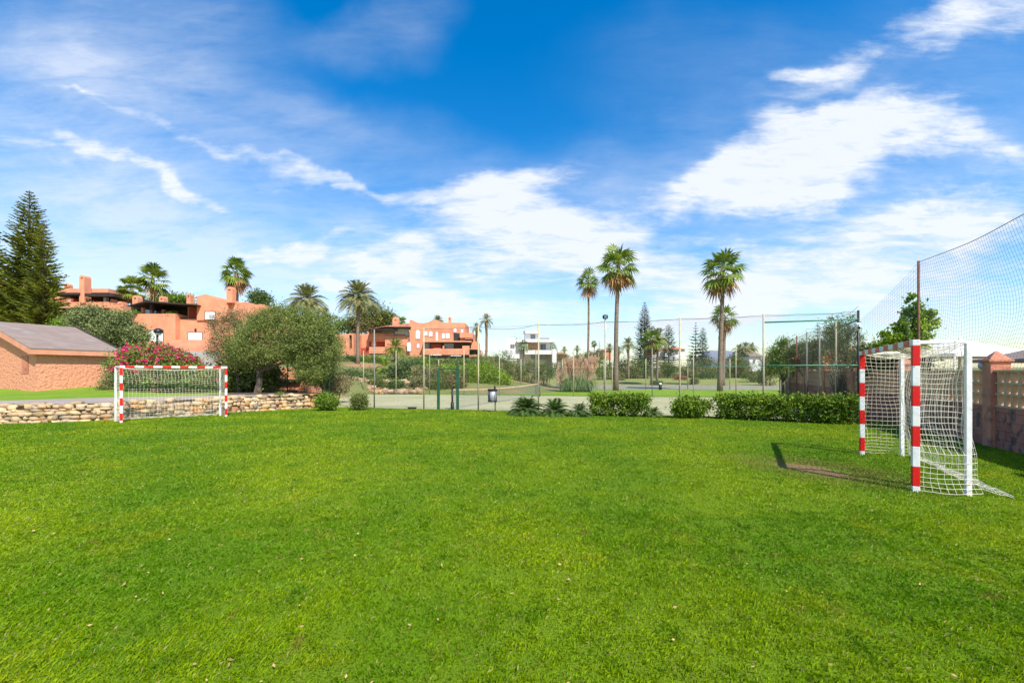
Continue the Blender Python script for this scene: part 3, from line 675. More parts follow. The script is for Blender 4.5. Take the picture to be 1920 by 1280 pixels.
# ------------------------------------------------------------------ goals
def rope(mb, pts, r, n=4): mb.tube(pts, r, n, cap=False)
def goal(A, B, RA, RB, label, tail, tr, seed, near_side_flare=.15):
    """A,B front post centres; RA,RB rear post centres (xy). tail(u) -> how far the net trails behind"""
    rs = random.Random(seed)
    g3 = lambda p, z: Vector((p[0], p[1], lawn_z(p[0], p[1])+z))
    root = thing('handball_goal', g3(((A[0]+B[0])/2, (A[1]+B[1])/2), 0), label, 'goal', 'handball goals on the lawn')
    A, B, RA, RB = [Vector(p) for p in (A, B, RA, RB)]
    d = (B-A).normalized(); H = 2.08
    za, zb = lawn_z(*A), lawn_z(*B)
    wm, rm = MAT['white'], MAT['red']
    for P, z0 in ((A, za), (B, zb)):
        mb = MB(); z = H-.08; edges = [H-.08]; red = True
        while z > .09: z -= .276; edges.append(max(z, .0))
        edges[-1] = max(edges[-1], 0)
        zt = 0
        zs = [2.0, 1.722, 1.446, 1.17, .894, .618, .342, .075, -.06]
        for i in range(8): mb.obox(P-d*.04, P+d*.04, .08, z0+zs[i+1], z0+zs[i], mi=(1 if i % 2 == 0 else 0))
        mb.build('post', [wm, rm], root, bevel=.006)
    # crossbar with stripes
    mb = MB(); L = (B-A).length; s = -.04; segs = []; cur = -.04
    segs.append((-.04, .10, 0)); cur = .10; w = (L+.04-.22-.10)/11
    for i in range(11): segs.append((cur, cur+w, 1 if i % 2 == 0 else 0)); cur += w
    segs.append((cur, L+.04, 0))
    for a, b, mi in segs:
        za_, zb_ = lerp(za, zb, a/L), lerp(za, zb, b/L)
        p, q = A+d*a, A+d*b; z = (za_+zb_)/2
        mb.obox(p, q, .081, z+H-.08, z+H, mi=mi)
    mb.build('crossbar', [wm, rm], root, bevel=.006)
    for P, F_, z0 in ((RA, A, za), (RB, B, zb)):
        dd = (P-F_).normalized(); zr = lawn_z(*P)
        mb = MB(); mb.obox(P-dd*.03, P+dd*.03, .06, zr-.05, z0+H-.055); mb.build('rear_post', wm, root, bevel=.005)
        mb = MB(); mb.obox(F_+dd*.042, P-dd*.036, .045, z0+H-.06, z0+H-.012); mb.build('top_arm', wm, root, bevel=.004)
    nm = MB()
    def jit(p, k=.02): 
        v = noise.noise_vector((p.x*2.3+seed, p.y*2.3, p.z*2.3)); return p+Vector((v.x, v.y, v.z*.8))*k*1.6
    def panel(fn, nu, nv, r=tr):
        Gd = [[jit(fn(i/nu, j/nv), .03) for j in range(nv+1)] for i in range(nu+1)]
        for i in range(nu+1): rope(nm, Gd[i], r)
        for j in range(nv+1): rope(nm, [Gd[i][j] for i in range(nu+1)], r)
    out = ((RA-A)+(RB-B)).normalized()
    def back(u, v):
        top = RA.lerp(RB, u); tl = tail(u); sag = sin(pi*u)*.10
        if v < .7:
            s = v/.7; z = lerp(H-.07-sag, .12+.25*(1-abs(2*u-1))*0, s); o = -.16*sin(pi*s*.85)*sin(pi*u)**.5+.10*s*s
        else:
            s = (v-.7)/.3; z = lerp(.12, .03, s**.5)+.05*abs(noise.noise((u*9, s*2, seed)))*1.5; o = .10+(tl-.10+.16*noise.noise((u*7, s*1.5, 3.+seed)))*s
        p = top+out*o; return Vector((p.x, p.y, lawn_z(p.x, p.y)+max(z, .02)))
    panel(back, 30, 32)
    def topn(u, v):
        p = A.lerp(B, u).lerp(RA.lerp(RB, u), v); return Vector((p.x, p.y, lerp(za, zb, u)+H-.07-sin(pi*u)*.10*v-.05*sin(pi*v)))
    panel(topn, 30, 6)
    for P, Rp, z0, sg in ((A, RA, za, -1), (B, RB, zb, 1)):
        def side(u, v, P=P, Rp=Rp, z0=z0, sg=sg):
            z = lerp(H-.07, .02, v); bul = .10*sin(pi*min(v*1.1, 1))*sin(pi*u)
            if v > .72: bul += near_side_flare*((v-.72)/.28)**1.2*sin(pi*clamp(u*.9+.05))
            if v > .75: z = lerp(.50, .03, ((v-.75)/.25)**.8)
            p = P.lerp(Rp, u)+d*sg*bul*(1 if v > .72 else -.8)+out*(u*v*v*.15)
            return Vector((p.x, p.y, lawn_z(p.x, p.y)+z))
        panel(side, 9, 26)
    nm.build('net', MAT['net'], root)
    # thick rope edging
    em = MB()
    for v in (1.0,): rope(em, [jit(back(i/20, v))+Vector((0, 0, .012)) for i in range(21)], tr*2.2)
    em.build('net_edge_rope', MAT['net'], root)
    return root
goal((5.55, 5.87), (7.07, 8.62), (6.07, 5.68), (7.72, 8.45), 'large near red and white goal on the right beside the brick boundary wall', lambda u: .34*(1-u)**1.3+.16, .0030, 1)
goal((-14.24, 15.55), (-11.83, 17.65), (-14.82, 15.95), (-12.42, 18.15), 'far red and white goal in front of the low dry stone wall', lambda u: .3, .0032, 5, .05)
# ------------------------------------------------------------------ low stone wall
def rock(mb, c, sx, sy, sz, rot, rs, n1=8, n2=5):
    base = len(mb.v); ph = rs.uniform(0, 9)
    for j in range(n2):
        th = pi*(j+.0)/(n2-1)
        for i in range(n1):
            a = 2*pi*i/n1
            x, y, z = sin(th)*cos(a), sin(th)*sin(a), cos(th)
            e = .38; f = lambda t: math.copysign(abs(t)**e, t)
            v = Vector((f(x)*sx, f(y)*sy, f(z)*sz)); k = 1+.34*noise.noise((x*1.3+ph, y*1.3, z*1.3+ph))+.12*noise.noise((x*4+ph, y*4, z*4))
            v *= k; mb.v.append((c[0]+v.x*cos(rot)-v.y*sin(rot), c[1]+v.x*sin(rot)+v.y*cos(rot), c[2]+v.z))
    for j in range(n2-1):
        for i in range(n1): mb.f.append((base+j*n1+i, base+(j+1)*n1+i, base+(j+1)*n1+(i+1) % n1, base+j*n1+(i+1) % n1)); mb.mi.append(0)
def stone_wall():
    rs = random.Random(3); t = thing('dry_stone_wall', (-14, 18, -.3), 'low dry stone retaining wall of golden rocks behind the far goal', 'stone wall')
    mb = MB(); bk = MB()
    P = [Vector(p) for p in WALLP]+[Vector((-10.1, 22.9))]
    for a, b in zip(P, P[1:]):
        L = (b-a).length; d = (b-a)/L; ang = atan2(d.y, d.x); n = Vector((-d.y, d.x))
        zb_ = lawn_z(*((a+b)/2)); 
        bk.obox(a+n*.26-d*.02, b+n*.26+d*.02, .3, zb_-.35, .33+.02*rs.random())
        row = 0; z = -.06
        while z < .72:
            h = rs.uniform(.08, .19); s = -rs.random()*.3
            while s < L:
                w = rs.choice((rs.uniform(.10, .2), rs.uniform(.2, .42)))
                p = a+d*(s+w/2)+n*(.08+.05*row*.5+rs.uniform(-.07, .07)); zz = lawn_z(p.x, p.y)+z+h/2
                endf = clamp((p-P[-1]).length/1.2)
                if zz < lerp(.0, .36, endf)+rs.uniform(-.05, .06):
                    rock(mb, (p.x, p.y, zz+rs.uniform(-.02, .02)), w*.54, .17, h*.57*rs.uniform(.8, 1.2), ang+rs.uniform(-.3, .3), rs)
                s += w*rs.uniform(.92, 1.05)
            z += h*.98; row += 1
        s = 0
        while s < L:
            w = rs.uniform(.15, .4); p = a+d*s+n*.28
            if rs.random() < .75: rock(mb, (p.x, p.y, .35+rs.uniform(-.03, .08)), w*.6, .2, .08*rs.uniform(.7, 1.5), ang+rs.uniform(-.4, .4), rs)
            s += w*.95
    o = mb.build('stones', MAT['stone'], t, smooth=True)
    bk.build('core', MAT['stonegap'], t)
stone_wall()
# ------------------------------------------------------------------ shed
def shed():
    c = Vector((-27, 24)); d = Vector((.35, .937)).normalized(); p = Vector((-.937, .35)).normalized()
    L = 3.75; D = 10.4; zg = .2
    t = thing('shed', (c.x, c.y, .45), 'peach rendered shed with a grey low pitched roof on the terrace', 'shed')
    def P(a, b, z): v = c+d*a+p*b; return (v.x, v.y, z)
    ez = 2.86; rz = 4.5; L2 = L
    mb = MB(); n0 = .25
    mb.add([P(n0, n0, zg), P(L2, n0, zg), P(L2, D-n0, zg), P(n0, D-n0, zg), P(n0, n0, ez), P(L2, n0, ez), P(L2, D-n0, ez), P(n0, D-n0, ez), P(n0, D/2, rz-.1), P(L2, D/2, rz-.1)],
           [(0, 1, 5, 4), (1, 2, 6, 9, 5), (2, 3, 7, 6), (3, 0, 4, 8, 7)])
    mb.build('wall', MAT['shedwall'], t)
    ov = .0; a0, a1 = -.12, L+.42; b0, b1 = -.12, D+.12
    def roofz(b): return lerp(3.0, 4.72, b/(D/2)) if b <= D/2 else lerp(4.72, 3.0, (b-D/2)/(D/2))
    mb = MB(); tt = .05
    for s, (q0, q1) in enumerate(((b0, D/2), (D/2, b1))):
        mb.add([P(a0, q0, roofz(q0)), P(a1, q0, roofz(q0)), P(a1, q1, roofz(q1)), P(a0, q1, roofz(q1)), P(a0, q0, roofz(q0)-tt), P(a1, q0, roofz(q0)-tt), P(a1, q1, roofz(q1)-tt), P(a0, q1, roofz(q1)-tt)],
               [(0, 1, 2, 3), (7, 6, 5, 4), (0, 4, 5, 1), (1, 5, 6, 2), (3, 2, 6, 7), (0, 3, 7, 4)])
    mb.build('roof', MAT['roof'], t)
    mb = MB(); fh = .33; e = .03
    def fas(a, b, c_, d_, q0, q1, w):   # board between two plan points under the roof edge
        A_ = [(a, b), (c_, d_)]
        z0, z1 = roofz(clamp(b, 0, D))-.055, roofz(clamp(d_, 0, D))-.055
        vs = [P(a, b, z0-fh), P(c_, d_, z1-fh), P(c_, d_, z1), P(a, b, z0), P(a+q0*w, b+q1*w, z0-fh), P(c_+q0*w, d_+q1*w, z1-fh), P(c_+q0*w, d_+q1*w, z1), P(a+q0*w, b+q1*w, z0)]
        mb.add(vs, [(0, 1, 2, 3), (7, 6, 5, 4), (0, 4, 5, 1), (1, 5, 6, 2), (3, 2, 6, 7), (0, 3, 7, 4)])
    fas(a0, -.1, a1, -.1, 0, 1, .2)
    fas(a0, .1, a0, D/2, 1, 0, .2); fas(a0, D/2, a0, D-.1, 1, 0, .2); fas(a1, .1, a1, D/2, -1, 0, .2)
    mb.build('fascia', MAT['terralight'], t)
    # ridge capping on the far verge
    mb = MB(); mb.tube([P(a1, -.1, roofz(0)+.03), P(a1, D/2, roofz(D/2)+.03)], .05, 6); mb.build('verge_trim', MAT['timbershade'], t)
    # louvred vent on the gable wall
    mb = MB()
    for k in range(9):
        z = 1.55+k*.115; q = [P(n0-.035, 1.0, z), P(n0-.035, 1.75, z), P(n0-.005, 1.75, z+.09), P(n0-.005, 1.0, z+.09), P(n0+.02, 1.0, z), P(n0+.02, 1.75, z)]
        mb.add(q, [(0, 1, 2, 3), (0, 4, 5, 1)])
    mb.build('louvre_vent', MAT['pillar'], t)
shed()
# ------------------------------------------------------------------ fences of the court
def wires(name, segs, r, m, parent, n=3):
    S = np.array(segs, 'f').reshape(-1, 2, 3); d = S[:, 1]-S[:, 0]; d /= np.linalg.norm(d, axis=1)[:, None]
    a = np.where(np.abs(d[:, 2:3]) > .95, np.array([[1., 0, 0]]), np.array([[0, 0, 1.]])); u = np.cross(d, a); u /= np.linalg.norm(u, axis=1)[:, None]; w_ = np.cross(d, u)
    V = []
    for k in range(n):
        o0 = (u*cos(2*pi*k/n)+w_*sin(2*pi*k/n))*r; o1 = (u*cos(2*pi*(k+1)/n)+w_*sin(2*pi*(k+1)/n))*r
        V.append(np.stack([S[:, 0]+o0, S[:, 0]+o1, S[:, 1]+o1, S[:, 1]+o0], 1))
    return np_mesh(name, np.concatenate(V).reshape(-1, 3), 4, m, parent)
def chain(p, q, z0, z1, s):
    """diamond mesh between plan points p,q; s = spacing of the wires along the fence"""
    p, q = Vector(p), Vector(q); L = (q-p).length; d = (q-p)/L; h = z1-z0; segs = []
    a = -h
    while a < L:
        for sg in (0, 1):
            u0, u1 = a, a+h
            s0 = max(0, -u0); s1 = min(h, L-u0)
            if s1 > s0:
                A_ = p+d*(u0+s0); B_ = p+d*(u0+s1)
                if sg == 0: segs += [(A_.x, A_.y, z0+s0), (B_.x, B_.y, z0+s1)]
                else: segs += [(A_.x, A_.y, z1-s0), (B_.x, B_.y, z1-s1)]
        a += s
    return segs
H0 = Vector((12.5, 15.4)); UL = Vector((-.941, .338)); UB = Vector((.42, .9075))
def court_fence(label, pts, zt, zb, pr, sp, wr, pm, top=None, group='chain link fences round the tennis court', caps=None, wm=None):
    p0 = pts[0]; t = thing('chain_link_fence', (p0[0], p0[1], zb), label, 'fence', group)
    for i, p in enumerate(pts):
        mb = MB(); mb.tube([(p[0], p[1], zb-.1), (p[0], p[1], zt if not top else top[i])], pr, 8)
        mb.build('post', pm[i] if isinstance(pm, list) else pm, t, smooth=True)
    wires('chain_link', chain(pts[0], pts[-1], zb+.03, zt-.08, sp), wr, wm or MAT['wire'], t)
    mb = MB()
    for z in (zb+.04, (zb+zt)/2, zt-.1): mb.tube([(pts[0][0], pts[0][1], z), (pts[-1][0], pts[-1][1], z)], .004, 4)
    mb.build('tension_wire', MAT['wire'], t)
    return t
near = [H0+UL*3.0*i for i in range(11)]
pm = [MAT['black']]+[MAT['cream']]*6+[MAT['wiregrey']]+[MAT['green']]*3
nf = court_fence('tall near chain link fence between the lawn and the tennis court', near, 3.85, CT, .036, .060, .0012, pm)
for z in (3.53, 1.87): MB().tube([(H0.x, H0.y, z), (near[1].x, near[1].y, z)], .03, 6).build('rail', MAT['greenlight'], nf, smooth=True)
MB().tube([(near[1].x, near[1].y, 1.84), (near[2].x, near[2].y, 1.82)], .012, 6).build('rail', MAT['greenlight'], nf, smooth=True)
mb = MB()
for a, b, s in ((0, 1, .02), (1, 2, .03), (2, 3, .05), (3, 4, .10), (4, 5, .18), (5, 6, .05)):
    pa, pb = near[a], near[b]
    mb.tube([(lerp(pa.x, pb.x, k/8), lerp(pa.y, pb.y, k/8), 3.80-s*4*(k/8)*(1-k/8)+.03*noise.noise((k*.7, a, 0))) for k in range(9)], .010, 5)
mb.build('top_cable', MAT['wiregrey'], nf, smooth=True)
endp = [H0+UB*3.0*i for i in range(7)]
ef = court_fence('chain link fence closing the right hand end of the tennis court', endp[1:], 3.85, CT, .036, .060, .0012, [MAT['cream'], MAT['wiregrey'], MAT['wiregrey'], MAT['rust'], MAT['wiregrey'], MAT['wiregrey']])
for z in (3.5, 1.87): MB().tube([(endp[0].x, endp[0].y, z), (endp[1].x, endp[1].y, z)], .028, 6).build('rail', MAT['greenlight'], ef, smooth=True)
wires('gate_panel_mesh', chain(endp[0], endp[1], CT+.03, 3.77, .058), .0016, MAT['wire'], ef)
# sagging ball netting above the end fence
nb = MB(); 
for i in range(6):
    a, b = endp[i], endp[i+1]
    nb.tube([(lerp(a.x, b.x, k/6), lerp(a.y, b.y, k/6), 4.0-.35*4*(k/6)*(1-k/6)*.4) for k in range(7)], .008, 4)
nb.build('top_cable', MAT['darknet'], ef)
fl0, fl1 = Vector((19.9, 31.7)), Vector((-16.0, 37.9)); nfar = 13
far = [fl0.lerp(fl1, i/(nfar-1)) for i in range(nfar)]
court_fence('chain link fence on the far side of the tennis court', far, 3.45, CT, .035, .09, .0013, [MAT['cream'] if i % 3 else MAT['wiregrey'] for i in range(nfar)])
f2 = [Vector((24+(-4.6)*i, 47+.1*i)) for i in range(8)]
court_fence('distant wire fence beyond the grass strip between the two tall palms', f2, 3.0, -.34, .05, .13, .0014, MAT['cream'])
# floodlight on a fence post, security camera on the corner post
e = near[3]
t = thing('floodlight', (e.x, e.y, 3.85), 'small round floodlight on top of the fence post left of the tall palm', 'floodlight')
MB().tube([(e.x, e.y, 3.84), (e.x, e.y, 4.0)], .02, 6).build('bracket', MAT['grey'], t)
mb = MB(); mb.lathe((e.x, e.y, 3.9), [(.03, .0), (.11, .03), (.125, .10), (.11, .17), (.03, .2), (.0, .2)], 12); mb.build('housing', MAT['black'], t, smooth=True)
mb = MB(); mb.tube([(e.x-.02, e.y-.14, 3.99), (e.x-.02, e.y-.10, 3.99)], .07, 12); mb.build('lens', MAT['glass'], t)
e = H0
t = thing('security_camera', (e.x-.1, e.y-.1, 3.25), 'white security camera fixed to the black corner fence post', 'security camera')
mb = MB(); mb.tube([(e.x-.02, e.y-.03, 3.36), (e.x-.1, e.y-.1, 3.36)], .025, 6); mb.build('bracket', MAT['white'], t)
mb = MB(); mb.lathe((e.x-.1, e.y-.1, 3.12), [(0, 0), (.06, .02), (.085, .08), (.09, .22), (.07, .26), (0, .27)], 12); mb.build('housing', MAT['white'], t, smooth=True)
mb = MB(); mb.tube([(e.x-.13, e.y-.2, 3.2), (e.x-.12, e.y-.17, 3.21)], .04, 10); mb.build('lens', MAT['black'], t)
# gate
g0 = Vector((X(822, 20.9), 20.9)); g1 = Vector((X(858, 20.55), 20.55)); zg = CT
t = thing('gate', (g0.x, g0.y, zg), 'green metal gate frame standing in the near chain link fence', 'gate')
for p, h in ((g0, 1.72), (g1, 1.98)):
    mb = MB(); mb.box(p.x-.065, p.y-.06, zg, p.x+.065, p.y+.06, h-.02); mb.build('gate_post', MAT['green'], t, bevel=.01)
MB().obox(g0, g1, .04, 1.74, 1.79).build('crossbar', MAT['green'], t); MB().obox(g0, g1, .05, -.235, -.19).build('threshold', MAT['green'], t)
q = g1+Vector((-.12, 1.0)); mb = MB()
for z in (-.1, .85, 1.6): mb.obox(g1, q, .035, z, z+.04)
mb.obox(q, q+Vector((.04, .02)), .04, -.1, 1.64); mb.build('open_leaf', MAT['green'], t)
# tennis net
n0_, n1_ = Vector((-3.15, 22.5)), Vector((2.17, 34.0)); t = thing('tennis_net', (n0_.x, n0_.y, CT), 'sagging tennis net with a pale top band across the court', 'tennis net')
for p in (n0_, n1_):
    mb = MB(); mb.tube([(p.x, p.y, CT), (p.x, p.y, CT+1.09)], .05, 8); mb.lathe((p.x, p.y, CT), [(.09, 0), (.09, .35), (.05, .36)], 8); mb.build('net_post', MAT['black'], t, smooth=True)
def nzt(s): return CT+1.07-.13*4*s*(1-s)
mb = MB()
for k in range(20):
    a, b = k/20, (k+1)/20; p, q = n0_.lerp(n1_, a), n0_.lerp(n1_, b)
    mb.add([(p.x, p.y, nzt(a)-.07), (q.x, q.y, nzt(b)-.07), (q.x, q.y, nzt(b)), (p.x, p.y, nzt(a)), (p.x+.02, p.y-.01, nzt(a)-.07), (q.x+.02, q.y-.01, nzt(b)-.07), (q.x+.02, q.y-.01, nzt(b)), (p.x+.02, p.y-.01, nzt(a))], [(0, 1, 2, 3), (7, 6, 5, 4), (3, 2, 6, 7), (0, 4, 5, 1)])
mb.build('top_band', MAT['lattice'], t)
sg = []
for k in range(240):
    s = k/240; p = n0_.lerp(n1_, s); sg += [(p.x, p.y, CT+.03), (p.x, p.y, nzt(s))]
for j in range(18):
    z = CT+.03+j*.055; sg += [(n0_.x, n0_.y, z), (n1_.x, n1_.y, z)]
wires('netting', sg, .0018, MAT['darknet'], t)
# litter bin
bx, by = X(926, 19.4), 19.4; zb = -.3; k = .0
t = thing('litter_bin', (bx+.06, by, zb), 'grey litter bin with dark frame hanging on a pole at the lawn edge', 'litter bin')
MB().tube([(bx+.06, by+.12, zb), (bx+.06, by+.12, .95)], .035, 8).build('pole', MAT['grey'], t, smooth=True)
mb = MB(); mb.lathe((bx-.06, by, .29), [(0, 0), (.15, .0), (.185, .03), (.205, .50), (.195, .5), (.18, .1), (0, .08)], 18); mb.build('bin_body', MAT['grey'], t, smooth=True)
mb = MB()
for a in (-2.75, -2.2, -.95, -.4):
    x0, y0 = bx-.06+.205*cos(a), by+.205*sin(a); mb.box(x0-.011, y0-.011, .27, x0+.011, y0+.011, .83)
mb.lathe((bx-.06, by, .76), [(.215, 0), (.22, .0), (.22, .09), (.19, .09), (.215, 0)], 18); mb.lathe((bx-.06, by, .27), [(.21, 0), (.215, .05), (.19, .05), (.19, 0)], 18)
mb.box(bx-.0, by+.05, .5, bx+.08, by+.13, .98)
mb.build('frame', MAT['black'], t)
# low box on the court
bx, by = X(773, 21.6), 21.6
t = thing('drain_box', (bx, by, CT), 'small low grey box with dark lid behind the fence left of the gate', 'box')
mb = MB(); mb.box(bx-.18, by-.12, CT, bx+.18, by+.12, CT+.13); mb.build('body', MAT['grey'], t, bevel=.01)
mb = MB(); mb.box(bx-.2, by-.14, CT+.13, bx+.2, by+.14, CT+.19); mb.build('lid', MAT['black'], t, bevel=.01)
# bollard lamp beyond
bx, by = X(1238, 46), 46.
t = thing('bollard', (bx, by, -.34), 'short dark bollard with a white cap on the grass strip', 'bollard')
MB().tube([(bx, by, -.4), (bx, by, .25)], .16, 10).build('body', MAT['black'], t, smooth=True)
MB().lathe((bx, by, .25), [(.17, 0), (.18, .06), (.12, .14), (0, .16)], 10).build('cap', MAT['white'], t, smooth=True)
# street lamp by the oleander
bx, by = X(295, 25), 25.; zb = ground_z(bx, by)
t = thing('garden_lamp', (bx, by, .5), 'black garden lamp with domed hood above the pink oleander', 'lamp')
MB().tube([(bx, by, .3), (bx, by, Z(617, 25))], .055, 8).build('pole', MAT['black'], t, smooth=True)
zt = Z(624, 25)
MB().lathe((bx+.06, by, zt), [(.05, -.04), (.22, .0), (.235, .07), (.19, .2), (.08, .27), (0, .28)], 16).build('hood', MAT['black'], t, smooth=True)
MB().lathe((bx+.06, by, zt-.14), [(0, 0), (.12, .02), (.16, .08), (.16, .15)], 14).build('globe', MAT['shutter'], t, smooth=True)
# ------------------------------------------------------------------ right boundary wall with screen blocks and pillars
def bwall():
    o = Vector((6.7, 0)); d = Vector((.44, 1)).normalized(); n = Vector((-d.y, d.x))
    def at(y): return Vector((6.7+.44*y, y))
    y0, y1 = -4, 33
    t = thing('boundary_wall', (*at(6), 0), 'red block boundary wall topped with sandy screen blocks on the right', 'wall')
    # blocks: rows of individual faces give slightly different tones
    rs = random.Random(8); mb = MB(); hh = .2; zs = -.35; row = 0
    L = (at(y1)-at(y0)).length
    mbk = MB(); c0, c1 = at(y0), at(y1); mbk.obox(c0, c1, .13, -.6, .86); 
    z = -.25
    while z < .85:
        h = min(hh, .86-z); s = -(row % 2)*.2
        while s < L:
            w = .4; a = max(s, 0)+.004; b = min(s+w, L)-.004
            if b > a:
                p, q = c0+d*a, c0+d*b
                mb.obox(p, q, .17+rs.uniform(-.008, .012), z+.004, z+h-.004)
            s += w
        z += h; row += 1
    mb.build('block_courses', MAT['blockwall'], t)
    mbk.build('mortar_core', MAT['stonegap'], t)
    mb = MB(); mb.obox(c0, c1, .19, .862, .90); mb.obox(c0, c1, .22, 1.635, 1.68)
    hs_ = (1.68-.9)/3
    for k in (1, 2): mb.obox(c0, c1, .19, .9+.245*k-.02, .9+.245*k+.02)
    s = 0
    while s < L:
        p = c0+d*s; mb.obox(p, p+d*.05, .184, .90, 1.635); s += .225
    mb.build('screen_blocks', MAT['lattice'], t)
    i = 0
    ys_ = [9.64+4.3*k for k in range(-2, 6)]
    for y in ys_:
        c = at(y)-n*0; w = .155
        mb = MB(); mb.obox(c-d*w, c+d*w, .34, -.5, 1.86)
        mb.obox(c-d*(w+.035), c+d*(w+.035), .42, 1.86, 1.92)
        e0 = [c-d*w-n*.18, c+d*w-n*.18, c+d*w+n*.18, c-d*w+n*.18]
        mb.add([(v.x, v.y, 1.921) for v in e0]+[(c.x, c.y, 2.13)], [(0, 1, 4), (1, 2, 4), (2, 3, 4), (3, 0, 4)])
        mb.build('pillar', MAT['pillar'], t, bevel=.012)
    return at, d, n
at, wd_, wn_ = bwall()
# wall lamp
p = at(10.15)+wn_*.25; 
t = thing('wall_lamp', (p.x, p.y, 1.72), 'round grey wall lamp beside the terracotta pillar', 'lamp')
q = Vector((X(1846, 9.9), 9.9)); 
MB().tube([(q.x+.12, q.y+.1, 1.68), (q.x+.05, q.y, 1.78), (q.x, q.y, 1.80)], .018, 6).build('bracket', MAT['grey'], t)
mb = MB(); mb.tube([(q.x-.04, q.y-.1, 1.77), (q.x-.01, q.y, 1.79), (q.x+.02, q.y+.05, 1.79)], [.10, .115, .06], 16); mb.build('lamp_head', MAT['grey'], t, smooth=True)
# tall ball stop net
def stopnet():
    yA, yB = 13.95, 7.2; a, b = at(yA)-wn_*.35, at(yB)-wn_*.35
    t = thing('ball_stop_net', (a.x, a.y, 0), 'tall dark ball stop net hanging above the boundary wall', 'net')
    for p, h in ((a, 5.22), (b, 5.3)):
        MB().tube([(p.x, p.y, -.3), (p.x, p.y, h)], .036, 8).build('net_pole', MAT['rust'], t, smooth=True)
    nu = 72; nv = 34
    def S(u, v):
        p = a.lerp(b, u); top = lerp(5.18, 5.22, u)-.16*4*u*(1-u)
        bot = 1.62+.10*sin(u*19)+.05*sin(u*47)-.15*4*u*(1-u)
        z = lerp(bot, top, 1-v); off = .35*sin(pi*v)*sin(pi*u)*-1+.03*sin(v*9+u*12)
        q = p+wn_*off; return (q.x, q.y, z+.05*sin(u*14)*v)
    sg = []
    for i in range(nu+1):
        for j in range(nv): sg += [S(i/nu, j/nv), S(i/nu, (j+1)/nv)]
    for j in range(nv+1):
        for i in range(nu): sg += [S(i/nu, j/nv), S((i+1)/nu, j/nv)]
    wires('netting', sg, .0022, MAT['darknet'], t)
    mb = MB(); mb.tube([S(i/30, 0) for i in range(31)], .009, 5); mb.tube([S(i/30, 1) for i in range(31)], .007, 5); mb.build('edge_rope', MAT['rust'], t)
    # second bay running away along the wall
    c = at(24)-wn_*.35
    def S2(u, v):
        p = a.lerp(c, u); top = lerp(5.18, 3.6, u)-.45*4*u*(1-u); z = lerp(1.62, top, 1-v); return (p.x, p.y, z)
    sg = []
    for i in range(61):
        sg += [S2(i/60, 0), S2(i/60, 1)]
    for j in range(25):
        for i in range(12): sg += [S2(i/12, j/24), S2((i+1)/12, j/24)]
    wires('far_netting', sg, .0026, MAT['darknet'], t)
stopnet()
# canopies behind the wall
def canopy(name, cx, cy, hw, hd, ze, za, m, label, cat):
    t = thing(name, (cx, cy, 0), label, cat)
    mb = MB(); e0 = [(cx-hw, cy-hd), (cx+hw, cy-hd), (cx+hw, cy+hd), (cx-hw, cy+hd)]; n = 6
    for k in range(4):
        (ax, ay), (bx, by) = e0[k], e0[(k+1) % 4]
        for i in range(n):
            for j in range(n-i if False else 1):
                pass
        vs = []; 
        for i in range(n+1):
            s = i/n; zz = lerp(ze, za, s**1.25)
            vs += [(lerp(ax, cx, s), lerp(ay, cy, s), zz), (lerp(bx, cx, s), lerp(by, cy, s), zz)]
        mb.add(vs, [(2*i, 2*i+1, 2*i+3, 2*i+2) for i in range(n)])
        mb.add([(ax, ay, ze), (bx, by, ze), (bx, by, ze-.10), (ax, ay, ze-.10)], [(0, 3, 2, 1)])
    mb.build('canopy', m, t, smooth=False)
    MB().tube([(cx, cy, -.4), (cx, cy, za+.05)], .05, 8).build('pole', MAT['white'], t, smooth=True)
    for (ax, ay) in e0: MB().tube([(ax, ay, -.4), (ax, ay, ze)], .03, 6).build('leg', MAT['white'], t)
    return t
canopy('white_gazebo', X(1800, 15.2), 15.2, 1.75, 1.5, Z(664, 14)+.02, Z(637, 15.2), MAT['canvas'], 'white canvas gazebo roof showing over the screen block wall', 'gazebo')
canopy('dark_gazebo', X(1935, 12.6), 12.6, .95, .8, Z(672, 12), Z(652, 12.6), MAT['roof'], 'dark brown gazebo roof at the right above the pillar', 'gazebo')
# ------------------------------------------------------------------ buildings
def B(px, py, Y, rx, ry, d=None):
    """ellipsoid blob from picture position and half sizes in pixels"""
    return (X(px, Y), Y+(0 if d is None else d), Z(py, Y), rx/F*Y, max(rx, ry)/F*Y*.8, ry/F*Y)
def T(name, bx, Y, blobs, nc, nl, cs, L, m, label, **kw):
    return tree(name, (X(bx, Y), Y, kw.pop('z', ground_z(X(bx, Y), Y))), [B(*b[:2], Y, *b[2:]) for b in blobs], nc, nl, cs, L, MAT[m], label, **kw)
def S(name, Y, blobs, nc, nl, cs, L, m, label, **kw):
    return bush(name, [B(*b[:2], Y, *b[2:]) for b in blobs], nc, nl, cs, L, MAT[m], label, **kw)
def part(name, mats, parent, rects, **kw):
    """rects: (x0,y0,x1,y1,Y,depth) picture-sized boxes"""
    mb = MB()
    for r in rects: mb.pbox(*r[:6], mi=r[6] if len(r) > 6 else 0)
    return mb.build(name, mats, parent, **kw)
